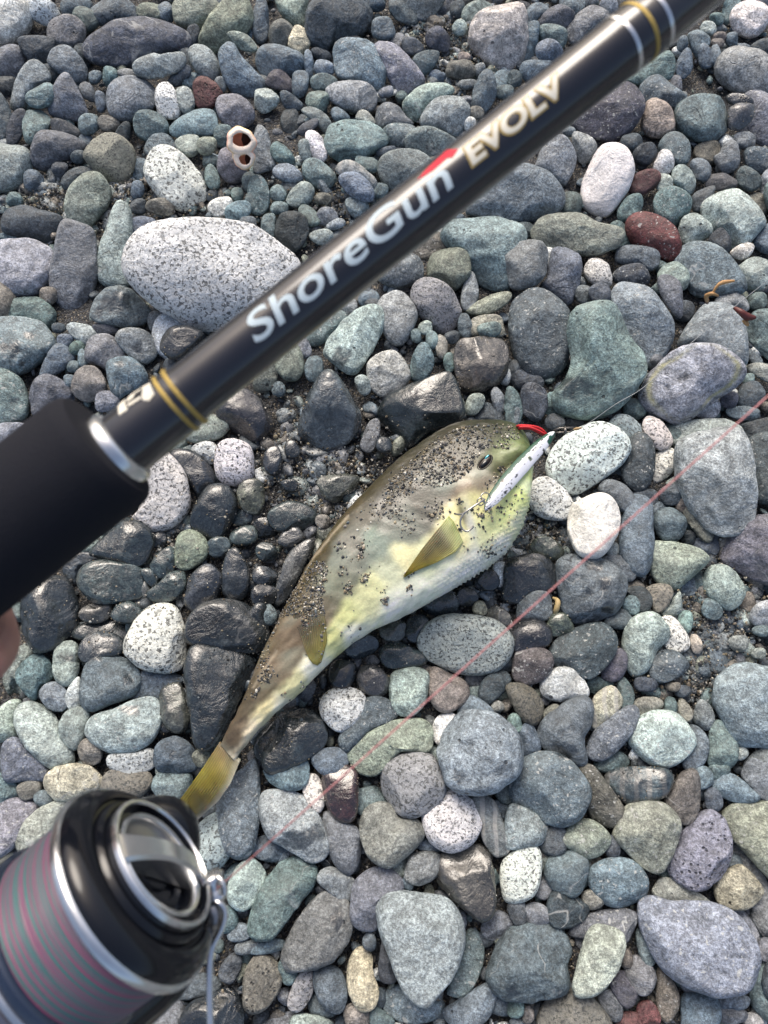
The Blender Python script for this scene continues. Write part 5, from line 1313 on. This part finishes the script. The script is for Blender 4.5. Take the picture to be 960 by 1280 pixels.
bm = bmesh.new(); bm.from_mesh(lb.data); bmesh.ops.holes_fill(bm, edges=[e for e in bm.edges if e.is_boundary]); bmesh.ops.recalc_face_normals(bm, faces=bm.faces); bm.to_mesh(lb.data); bm.free()
STEEL = simple('hook_steel', (.42, .40, .37), 0.28, metal=0.9, noise_amt=0.5)
REDC = simple('red_cord', (.55, .018, .025), 0.6, bump=(2500, 0.6, 0.0006), noise_amt=0.4)
for k, (rows) in enumerate(([(683, 543, 0.0535), (676, 536, 0.0565), (664, 532.5, 0.0585), (650, 532, 0.0565), (646, 533, 0.0515)], [(682, 545, 0.0535), (674, 541, 0.0555), (664, 536, 0.0565), (653, 535.5, 0.0555), (648, 536, 0.0515)], [(681, 543, 0.0555), (672, 538, 0.0585), (661, 534, 0.0595), (649, 534, 0.0575)])):
    tube('assist_cord', smooth_path(path_z(rows), 6), 0.0008, REDC, lroot, 8, off=LB)
def ring(name, c, r, t, nrm_, mat, parent, off):
    z = Vector(nrm_).normalized(); a = z.orthogonal().normalized(); b = z.cross(a); n, m_ = 36, 8; V, Fc = [], []
    for i in range(n):
        g = 2*math.pi*i/n; d = a*math.cos(g)+b*math.sin(g)
        for k in range(m_):
            e = 2*math.pi*k/m_; V.append((Vector(c)-off+d*(r+t*math.cos(e))+z*(t*math.sin(e)))[:])
    for i in range(n):
        for k in range(m_): Fc.append((i*m_+k, ((i+1) % n)*m_+k, ((i+1) % n)*m_+(k+1) % m_, i*m_+(k+1) % m_))
    return link(name, arrays_mesh(name, V, Fc), mat, parent)
ring('split_ring', on_z(607, 622, 0.0775), .0030, .0004, (0.3, -0.2, 1), STEEL, lroot, LB)
ring('split_ring', on_z(601, 627, 0.0775), .0022, .0004, (0.1, -0.5, 1), STEEL, lroot, LB)
hk = tube('hook', smooth_path(path_z([(606, 624, 0.0785), (598, 629, 0.0805), (586, 637, 0.0805), (579, 643, 0.0795), (575.5, 651, 0.0785), (577, 660, 0.0775), (584, 664, 0.0775), (590, 660, 0.0780), (592, 657.5, 0.0785)]), 8), 0.00062, STEEL, lroot, 10, off=LB)
tube('hook', smooth_path(path_z([(604, 625, 0.0785), (595, 631, 0.0795), (584, 639, 0.0785), (575, 643, 0.0765), (568, 642, 0.0725)]), 8), 0.00058, STEEL, lroot, 10, off=LB)
# snap swivel and leader
sw = empty('snap_swivel', Matrix.Translation(on_z(704, 537, 0.0495))); tag(sw, 'small dark wire snap clipped to the upper end of the lure', 'fishing snap'); swo = sw.matrix_world.translation.copy()
DARKST = simple('dark_steel', (.16, .15, .14), 0.3, metal=0.85, noise_amt=0.4)
for rows in ([(692, 538, 0.0505), (700, 535, 0.0515), (712, 534.5, 0.0515), (719, 534.5, 0.0515)], [(693, 541, 0.0505), (700, 540.5, 0.0515), (712, 540, 0.0515), (719, 537, 0.0515)]): tube('snap_wire', path_z(rows), .0005, DARKST, sw, 8, off=swo)
tube('swivel_barrel', path_z([(706.5, 533, 0.0525), (706.5, 538, 0.0530), (706.5, 542.5, 0.0525)]), [.0008, .0010, .0008], DARKST, sw, 10, off=swo)
tube('knot', path_z([(717, 537, 0.0515), (721, 536, 0.0525), (727, 535, 0.0525)]), [.0007, .0011, .0005], simple('knot_tan', (.35, .24, .12), 0.6), sw, 8, off=swo)
LEAD = simple('leader_nylon', (.22, .24, .25), 0.25, spec=0.6)
ld = smooth_path(path_z([(722, 536, .049), (740, 526, .053), (770, 505, .060), (806, 483, .062), (850, 441, .060), (905, 394, .060), (960, 350, .060), (1080, 252, .055), (1200, 160, .04)]), 8)
tag(tube('leader_line', ld, .00022, LEAD, None, 8), 'thin clear nylon leader running over the stones to the upper right', 'fishing line')

# ------------------------------------------------------------------ small finds
shell_o = on_z(302, 186, 0.030); sr_ = empty('barnacle_shell', Matrix.Translation(shell_o)); tag(sr_, 'small orange-white double barnacle shell with two open holes on the pebbles', 'shell')
Xs, Ys = Vector((1, 0, 0)), U_; Zs = (CAM-shell_o).normalized(); Xs = (Xs-Zs*Xs.dot(Zs)).normalized(); Ys = Zs.cross(Xs); kpx = (CAM-shell_o).dot(B_)/F
SHM = tint_material('shell_chalk', 0.6, bump=(900, 0.5, 0.0008), fine=0.3, scale=900)
def cup(name, u, v, ru, rv, ho, hu, hv, seed):
    """a barnacle cup: wall rising to a rim with an open hole"""
    c0 = Vector(((u-302)*kpx, -(v-186)*kpx, 0)); prof = [(1.0, -.55), (1.04, -.15), (1.0, .2), (.9, .46), (.76, .58), ('h', .56), ('h', .40), ('i', -.1), ('i', -.4), (0.01, -.45)]; V, T_, Fc = [], [], []; n = 48
    for pi_, (q_, z) in enumerate(prof):
        for k in range(n):
            g = 2*math.pi*k/n; wv_ = 1+0.05*math.sin(3*g+seed)+0.03*math.sin(7*g+seed)
            if q_ == 'h': x, y = hu+ho[0]*math.cos(g)*wv_, hv+ho[1]*math.sin(g)
            elif q_ == 'i': x, y = hu+ho[0]*.9*math.cos(g), hv+ho[1]*.9*math.sin(g)
            else: x, y = q_*ru*math.cos(g)*wv_, q_*rv*math.sin(g)*wv_
            if q_ == 0.01: x, y = hu, hv
            V.append((Xs*((x)*kpx+c0.x) + Ys*((-y)*kpx+c0.y) + Zs*(z*ru*kpx))[:])
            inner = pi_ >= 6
            T_.append(lin((250, 176, 136)) if inner and math.cos(g) < 0.15 else lin((70, 46, 38)) if inner else lin((246, 206-16*math.sin(2*g+seed), 170)) if pi_ in (0, 1, 2) else lin((250, 232, 214)))  # inside the hole, shading is painted in: one side orange, the other dark
    for i in range(len(prof)-1):
        for k in range(n): Fc.append((i*n+k, (i+1)*n+k, (i+1)*n+(k+1) % n, i*n+(k+1) % n))
    me = arrays_mesh(name, V, Fc, np.array(T_)); bm = bmesh.new(); bm.from_mesh(me); bmesh.ops.recalc_face_normals(bm, faces=bm.faces); bm.to_mesh(me); bm.free(); me.polygons.foreach_set('use_smooth', [True]*len(me.polygons))
    return link(name, me, SHM, sr_)
cup('shell_cup', 302, 178, 18, 16, (11.0, 7.6), 0.5, -2.0, 1.0); cup('shell_cup', 304, 197, 13.5, 12, (7.0, 6.0), 1.0, 1.0, 3.0)
kel = empty('dried_seaweed', Matrix.Translation(on_z(905, 368, .05))); tag(kel, 'curled tan and red-brown dried seaweed scrap caught between grey stones', 'seaweed'); ko = kel.matrix_world.translation.copy()
TAN, RBR = simple('dry_weed', (.42, .24, .10), 0.6, noise_amt=0.5), simple('red_weed', (.10, .022, .018), 0.45, noise_amt=0.5)
for rows, rad, mt in (([(884, 376, .035), (883, 370, .044), (890, 367, .050), (898, 370, .048)], [.0012, .0016, .0013, .0006], TAN), ([(891, 366, .050), (897, 357, .054), (904, 353, .055), (918, 351, .056)], [.0008, .0010, .0016, .0008], TAN), ([(884, 378, .030), (882, 371, .040), (886, 367, .046)], [.0014, .0012, .0008], RBR),
                      ([(917, 384, .046), (926, 390, .048), (934, 396, .046), (944, 397, .045)], [.001, .0022, .0028, .0012], RBR), ([(930, 400, .042), (933, 404, .042), (935, 407, .040)], [.0016, .0016, .0008], TAN)):
    P_ = smooth_path(path_z(rows), 5); rad = list(np.interp(np.linspace(0, 1, len(P_)), np.linspace(0, 1, len(rad)), rad)); tube('frond', P_, rad, mt, kel, 8, off=ko)
lf = path_z([(691, 747, .030), (697, 751, .034), (696, 760, .034), (693, 767, .030)]); tag(tube('dry_leaf_scrap', smooth_path(lf, 5), list(np.interp(np.linspace(0, 1, 16), [0, .4, .8, 1], [.0006, .0018, .0017, .0005])), simple('leaf_tan', (.40, .30, .14), 0.6, noise_amt=0.4), None, 8), 'small yellow-tan dry leaf scrap beside the slate with wet patches', 'leaf')

# ------------------------------------------------------------------ rod
ZR = 0.20; K = ZR/F
d_w = R_*0.780 + U_*0.626; n_w = R_*0.626 - U_*0.780
def held_matrix(n0, depth=ZR):
    u, v = 0.626*n0, 0.780*n0
    M = Matrix((d_w, -n_w, B_)).transposed().to_4x4(); M.translation = at_depth(u, v, depth); return M
RM = held_matrix(531); rod = empty('fishing_rod', RM); tag(rod, 'glossy black fishing rod with white lettering and black foam grip crossing the picture', 'fishing rod')
BLK = simple('black_lacquer', (.012, .012, .017), 0.18, coat=0.5, spec=0.5, bump=(150, 0.05, 0.0004))
FOAM = simple('black_foam', (.010, .011, .016), 0.85, spec=0.18, bump=(1800, 0.5, 0.0005), noise_amt=0.3)
SILV = simple('silver_trim', (.66, .67, .68), 0.22, metal=0.95, noise_amt=0.15)
GOLD = simple('gold_thread', (.38, .27, .07), 0.42, metal=0.35, bump=(2600, 0.6, 0.0005), noise_amt=0.5)
WARM = simple('white_emblem', (.66, .63, .54), 0.45, spec=0.3); REDP = simple('red_print', (.58, .012, .035), 0.5, spec=0.2); GLDP = simple('gold_print', (.40, .29, .10), 0.45, spec=0.3)
BLUEW = simple('ice_white_print', (.46, .55, .60), 0.45, spec=0.3)
px = lambda *a: [(t*K, r*K) for t, r in a]
lathe('blank', px((-240, 30), (-238, 42), (-140, 40.5), (-126, 38.5), (-118, 37.2), (300, 36.8), (552, 36.6), (556, 37.4), (630, 37.2), (634, 36.2), (1200, 33), (5000, 18), (5000, 0.01)), BLK, rod)
lathe('grip', px((-1500, 0.01), (-1500, 80), (-700, 80), (-330, 82), (-262, 82.5), (-250, 80), (-243, 74), (-241, 62), (-240, 40)), FOAM, rod, y0=12*K)
lathe('winding_check', px((-243, 40), (-243, 47), (-240, 50), (-230, 50), (-226, 47), (-224, 43.5), (-223, 40)), SILV, rod)
for t_ in (-144, -130): lathe('gold_band', px((t_-2.8, 38), (t_-2.8, 41.4), (t_, 42.0), (t_+2.8, 41.4), (t_+2.8, 38)), GOLD, rod)
for t_, mt in ((567, SILV), (594, GOLD), (617, SILV)): lathe('trim_ring', px((t_-3.2, 36), (t_-2.8, 38.0), (t_, 38.5), (t_+2.8, 38.0), (t_+3.2, 36)), mt, rod)
def wrap(bm, name, mat, R, yc=0.0):
    """bends flat print (x along the rod, y up) round the blank and gives it a film's thickness"""
    bmesh.ops.triangulate(bm, faces=bm.faces)
    for y in np.arange(-44, 44, 2.0):
        geom = bm.verts[:]+bm.edges[:]+bm.faces[:]; bmesh.ops.bisect_plane(bm, geom=geom, plane_co=(0, y*K, 0), plane_no=(0, 1, 0), dist=1e-7)
    for v in bm.verts:
        a = max(-1.4, min(1.4, v.co.y/(R*K))); v.co = Vector((v.co.x, R*K*math.sin(a), R*K*math.cos(a) + v.co.z*0))
    me = bpy.data.meshes.new(name); bm.to_mesh(me); bm.free(); return link(name, me, mat, rod)
def text_bm(body, x0, x1, y0, y1, shear, bold):
    cu = bpy.data.curves.new('t', 'FONT'); cu.body = body; cu.shear = 0; cu.offset = bold; cu.resolution_u = 6; cu.space_character = 1.0
    to = bpy.data.objects.new('t', cu); COL.objects.link(to); dg = bpy.context.evaluated_depsgraph_get(); me = bpy.data.meshes.new_from_object(to.evaluated_get(dg)); bpy.data.objects.remove(to)
    bm = bmesh.new(); bm.from_mesh(me); bpy.data.meshes.remove(me); xs_ = [v.co.x for v in bm.verts]; ys_ = [v.co.y for v in bm.verts]
    lx, hx, ly, hy = min(xs_), max(xs_), min(ys_), max(ys_)
    for v in bm.verts:
        fy = (v.co.y-ly)/(hy-ly); v.co.y = (y0+(y1-y0)*fy)*K; v.co.x = (x0+(x1-x0)*(v.co.x-lx)/(hx-lx)+shear*((y1-y0)*(fy-0.5)))*K; v.co.z = 0
    return bm
wrap(text_bm('ShoreGun', -15, 289, -16.5, 21.5, 0.28, 0.014), 'lettering', BLUEW, 37.35)
wrap(text_bm('EVOLV', 317.5, 466.5, -13.5, 16, 0.22, 0.07), 'lettering_edge', GLDP, 37.25)
wrap(text_bm('EVOLV', 320, 464, -11.5, 14, 0.22, 0.03), 'lettering', WARM, 37.6)
def poly_bm(polys):
    bm = bmesh.new()
    for P in polys: bm.faces.new([bm.verts.new((t*K, -(n-531)*K, 0)) for t, n in P])
    bmesh.ops.recalc_face_normals(bm, faces=bm.faces); return bm
wrap(poly_bm([[(254.8, 511), (275.8, 506), (296, 503.5), (308, 502), (317, 514), (305, 518), (300, 513.5), (278, 515)]]), 'flourish', REDP, 37.5)
z6 = lambda P: [(0.780*(120+x*130/960)-0.626*(460+y*100/738), 529+0.95*(0.626*(120+x*130/960)+0.780*(460+y*100/738)-531)) for x, y in P]
wrap(poly_bm([z6([(200, 275), (262, 238), (388, 420), (308, 470)]), z6([(310, 215), (440, 170), (452, 215), (400, 235), (405, 290), (350, 325), (318, 300)]), z6([(452, 168), (545, 150), (588, 215), (635, 290), (592, 355), (530, 345), (505, 300), (492, 235)]), z6([(362, 352), (490, 296), (504, 322), (384, 388)])]), 'emblem', WARM, 42.0)
# a guide far along the rod that carries the line (outside the picture)
gd = lathe('guide_foot', [(-.012, .0015), (-.010, .003), (.010, .003), (.012, .0015)], SILV, rod, y0=-.0075); gd.location = (4600*K, 0, 0)
gr = ring('guide_ring', Vector((4600*K, -.040, 0)), .013, .0016, (1, 0, 0), SILV, rod, Vector((0, 0, 0)))
tube('guide_leg', [(4560*K, -.006, 0), (4590*K, -.020, .006), (4600*K, -.029, .008)], .0012, SILV, rod); tube('guide_leg', [(4640*K, -.006, 0), (4610*K, -.020, -.006), (4600*K, -.029, -.008)], .0012, SILV, rod)

# ------------------------------------------------------------------ reel
EM_ = held_matrix(967, 0.203); KR = 0.203/F; reel = empty('spinning_reel', EM_); tag(reel, 'spinning reel with black spool rim, silver drag knob and multicoloured braided line', 'fishing reel')
T0 = -555.0
pr = lambda *a: [((T0+t)*KR, r*KR) for t, r in a]
BLKM = simple('reel_black', (.005, .006, .009), 0.14, coat=0.0, spec=0.36, bump=(120, 0.03, 0.0004)); NAVY = simple('reel_navy', (.018, .028, .055), 0.25, metal=0.3, coat=0.6); PURP = simple('reel_body_grey', (.16, .155, .19), 0.3, metal=0.7, coat=0.4)
def braid():
    m = NT('braided_line'); tc = m.n('ShaderNodeTexCoord'); sp = m.n('ShaderNodeSeparateXYZ'); m.l(tc.outputs['Object'], sp.inputs[0])
    an = m.math('ARCTAN2', m.math('ADD', sp.outputs[1], 0.0), sp.outputs[2])
    xx = m.math('ADD', sp.outputs[0], m.math('MULTIPLY', an, 0.0006))
    def band(scale, seed):
        c = m.n('ShaderNodeCombineXYZ'); m.l(m.math('MULTIPLY', xx, scale), c.inputs[0]); m.l(m.math('MULTIPLY', an, 0.13), c.inputs[1]); c.inputs[2].default_value = seed
        return m.noise(c.outputs[0], 1.0, 3, 0.7)
    b1, b2, b3 = band(1300, 1.0), band(1150, 7.0), band(3600, 3.0)
    col = m.mix(m.ramp(b1, 0.49, 0.56), (.155, .095, .14), (.29, .035, .125)); col = m.mix(m.ramp(b2, 0.485, 0.54), col, (.012, .16, .15)); col = m.mix(m.ramp(band(1000, 13.0), 0.58, 0.63), col, (.13, .06, .15))
    col = m.mix(m.ramp(band(1700, 21.0), 0.66, 0.72), col, (.22, .21, .24))
    m.l(m.vary(col, m.math('ADD', 0.55, m.math('MULTIPLY', b3, 0.9))), m.b.inputs['Base Color']); m.b.inputs['Roughness'].default_value = 0.42
    m.l(m.bump(b3, 0.6, 0.0012), m.b.inputs['Normal']); return m.m
lathe('spool_rim', pr((-16, 118), (-15, 128), (-11, 132.5), (-5, 133.5), (-1, 132), (1, 129)), SILV, reel, seg=128)
lathe('spool_lip', pr((1, 129.5), (6, 129), (12, 126), (20, 118.5), (24, 110), (25, 104), (21, 101), (21, 98), (27, 96.5), (31, 93), (31, 89), (26, 88), (26, 60)), BLKM, reel, seg=128)
wl = lathe('wound_line', pr((-14, 119), (-20, 119.6), (-60, 119), (-106, 117), (-110, 110)), braid(), reel, seg=128)
lathe('spool_skirt', pr((-104, 110), (-106, 122), (-109, 125), (-118, 125.5), (-122, 124)), NAVY, reel, seg=96)
lathe('skirt_ring', pr((-121, 120), (-121, 127), (-124, 129), (-128, 129), (-131, 126), (-131, 120)), SILV, reel, seg=96)
lathe('rotor', pr((-130, 118), (-134, 126), (-160, 124), (-200, 112), (-240, 80), (-250, 40), (-250, 0.01)), PURP, reel, seg=96)
kn = lathe('drag_knob', pr((24, 88), (37, 87.5), (39, 86.5)), BLKM, reel, seg=96)
lathe('knob_ring', pr((38, 87), (43, 86.5), (45, 84.5), (45, 82), (42, 80.5)), SILV, kn, seg=96)
lathe('knob_recess', pr((42, 80.7), (33, 79), (33, 71)), BLKM, kn, seg=96)
lathe('knob_inner_ring', pr((32, 71.5), (38, 71), (40, 68.5), (39, 65), (36, 63), (30, 62.5)), SILV, kn, seg=96)
lathe('knob_pocket', pr((31, 62.6), (20, 60), (20, 52), (24, 50), (24, 41), (20, 39), (20, 28), (24, 26), (24, 14), (21, 12), (21, 0.01)), BLKM, kn, seg=96)
# the finger bar across the knob
bd = Vector((0, .707, .707)); bp = Vector((0, .707, -.707)); Vb, Fb = [], []; ns = 33
for i in range(ns):
    s = -81+162*i/(ns-1); top = 40+22*math.cos(math.pi*s/162)**0.8 if abs(s) < 80.9 else 38; hw = 15+5*(abs(s)/81)**2
    for off_, x_ in ((-hw, 26), (-hw, top-4), (-hw+4, top), (hw-4, top), (hw, top-4), (hw, 26)): Vb.append((Vector(((T0+x_)*KR, 0, 0)) + bd*(s*KR) + bp*(off_*KR))[:])
for i in range(ns-1):
    for k in range(6): Fb.append((i*6+k, (i+1)*6+k, (i+1)*6+(k+1) % 6, i*6+(k+1) % 6))
me = arrays_mesh('knob_bar', Vb, Fb); bm = bmesh.new(); bm.from_mesh(me); bmesh.ops.holes_fill(bm, edges=[e for e in bm.edges if e.is_boundary]); bmesh.ops.recalc_face_normals(bm, faces=bm.faces); bm.to_mesh(me); bm.free()
me.polygons.foreach_set('use_smooth', [True]*len(me.polygons)); me.set_sharp_from_angle(angle=math.radians(35)); link('knob_bar', me, SILV, kn)
Vc, Fc_ = [], []
for i in range(9):
    for k in range(25):
        g = math.pi*k/24; r_ = 63*i/8; Vc.append((Vector(((T0+31+9*math.cos(i/8*1.5))*KR, 0, 0)) + bd*(r_*math.cos(g)*KR) + bp*(r_*math.sin(g)*KR))[:])
for i in range(8):
    for k in range(24): Fc_.append((i*25+k, i*25+k+1, (i+1)*25+k+1, (i+1)*25+k))
link('knob_cap', arrays_mesh('knob_cap', Vc, Fc_), simple('knob_grey', (.20, .205, .215), 0.3, metal=0.8), kn)
inv = EM_.inverted()
def rp(u, v, dep): return inv @ at_depth(u, v, dep)
# rotor arms, line roller, bail wire
def arm(name, rows, rad, mat): return tube(name, smooth_path([rp(*r) for r in rows], 6), list(np.interp(np.linspace(0, 1, (len(rows)-1)*6+1), np.linspace(0, 1, len(rad)), rad)), mat, reel, 20)
arm('rotor_arm', [(60, 1165, .235), (130, 1075, .232), (195, 1030, .229), (222, 1040, .228), (232, 1075, .228)], [.012, .012, .0085, .0068, .004], BLKM)
arm('bail_arm', [(120, 1275, .232), (200, 1215, .230), (245, 1160, .224), (264, 1120, .219)], [.012, .010, .006, .0036], BLKM)
rlp = rp(265, 1111, .216)
rl = tube('line_roller', [rp(262, 1092, .216), rp(264, 1097, .216), rp(266, 1103, .216), rp(268, 1112, .216), rp(269, 1117, .216), rp(270, 1123, .216)], [.0030, .0038, .0026, .0026, .0038, .0032], SILV, reel, 28)
tube('roller_cap', [rp(256, 1131, .217), rp(266, 1136, .216), rp(272, 1146, .216), rp(266, 1158, .217)], [.0030, .0036, .0032, .0020], simple('roller_grey', (.34, .34, .35), 0.25, metal=0.8), reel, 24)
tube('bail_wire', smooth_path([rp(258, 1129, .214), rp(272, 1128, .213), rp(280, 1136, .213), rp(280, 1150, .2125), rp(274, 1166, .212), rp(266, 1182, .211), rp(262.5, 1202, .210), rp(262, 1240, .208), rp(263, 1290, .205), rp(262, 1370, .200), rp(235, 1450, .196), rp(170, 1500, .195), rp(80, 1490, .198), rp(0, 1410, .205)], 8), .0010, SILV, reel, 14)
tube('bail_wire', smooth_path([rp(262, 1094, .216), rp(272, 1096, .214), rp(279, 1105, .213), rp(280, 1118, .213)], 6), .0009, SILV, reel, 12)
# body, stem and foot up to the rod, outside the picture
kz = lambda t, nn, z=0: Vector(((t)*KR, -(nn-967)*KR, z))
tube('reel_body', smooth_path([kz(-780, 967), kz(-850, 950), kz(-920, 900), kz(-950, 840)], 6), list(np.interp(np.linspace(0, 1, 19), [0, .3, .7, 1], [.018, .021, .017, .010])), PURP, reel, 28)
tube('stem', smooth_path([kz(-930, 860), kz(-905, 760), kz(-890, 680), kz(-890, 610)], 6), list(np.interp(np.linspace(0, 1, 19), [0, .5, 1], [.009, .0065, .006])), PURP, reel, 24)
box_mesh('foot', (150*KR, 16*KR, .012), kz(-890, 606), PURP, reel, .0015)

# the red line from the roller to the guide
lp = at_depth(268, 1114, .2140); e_ = RM @ Vector((4600*K, -.040, 0)); a1 = at_depth(960, 495, .2005); mid_ = [lp.lerp(a1, t) for t in (0, .25, .5, .75)]
ln_pts = mid_ + [a1.lerp(e_, t) for t in (0, .3, .6, 1)]
REDL = simple('red_braid', (.48, .21, .21), 0.55, bump=(4000, 0.4, 0.0003), noise_amt=0.25)
tag(tube('fishing_line', ln_pts, .00025, REDL, None, 8), 'taut dusky-red fishing line crossing the lower right of the picture', 'fishing line')

# ------------------------------------------------------------------ the hand on the grip: only a finger's edge reaches into the picture
hm = RM.copy(); hv, he, hr = [], [], []
def hn(t, n, z, r, parent=None):
    hv.append((t*K, -(n-531)*K, z*K)); hr.append(r*K)
    if parent is not None: he.append((parent, len(hv)-1))
    return len(hv)-1
wr = hn(-700, 150, 60, 120); fore = hn(-860, -120, 210, 150, wr); hn(-1080, -460, 420, 175, fore)
p1 = hn(-640, 270, 25, 105, wr); p2 = hn(-640, 350, 10, 70, p1)
for t_, r0, ln_ in ((-543, 37, 1.0), (-604, 38, 1.08), (-664, 36, 1.03), (-738, 32, .88)):
    q_ = hn(t_+(t_+640)*-0.15, 350, -10, r0+6, p2); R1 = 82+r0
    for j, a_ in enumerate((205, 245, 285, 325, 365 if ln_ > .9 else 350)):
        g = math.radians(a_); q_ = hn(t_, 519+R1*math.cos(g)*1.0, R1*math.sin(g), r0*(1-0.05*j)*(1.06 if j in (1, 3) else 1), q_)
th = hn(-800, 330, 80, 52, p1); th = hn(-800, 420, 128, 44, th); th = hn(-740, 500, 132, 40, th); th = hn(-670, 535, 124, 34, th)
me = bpy.data.meshes.new('person'); me.from_pydata(hv, he, []); hand = link('person', me, None); hand.matrix_world = hm
sk = hand.modifiers.new('skin', 'SKIN'); sk.use_smooth_shade = True; hand.modifiers.new('sub', 'SUBSURF').levels = 2; hand.modifiers['sub'].render_levels = 2
for i, r in enumerate(hr): me.skin_vertices[0].data[i].radius = (r, r)
me.skin_vertices[0].data[0].use_root = True
def skin():
    m = NT('skin'); tc = m.n('ShaderNodeTexCoord'); n = m.noise(tc.outputs['Object'], 140, 4); m.l(m.mix(n, (.36, .17, .135), (.46, .25, .20)), m.b.inputs['Base Color'])
    m.b.inputs['Roughness'].default_value = 0.5; m.b.inputs['Subsurface Weight'].default_value = 0.15; m.b.inputs['Subsurface Scale'].default_value = 0.003; m.l(m.bump(m.noise(tc.outputs['Object'], 900, 3), 0.25, 0.0005), m.b.inputs['Normal']); return m.m
me.materials.append(skin()); tag(hand, "bare hand gripping the rod, only one finger's edge showing at the left", 'person')
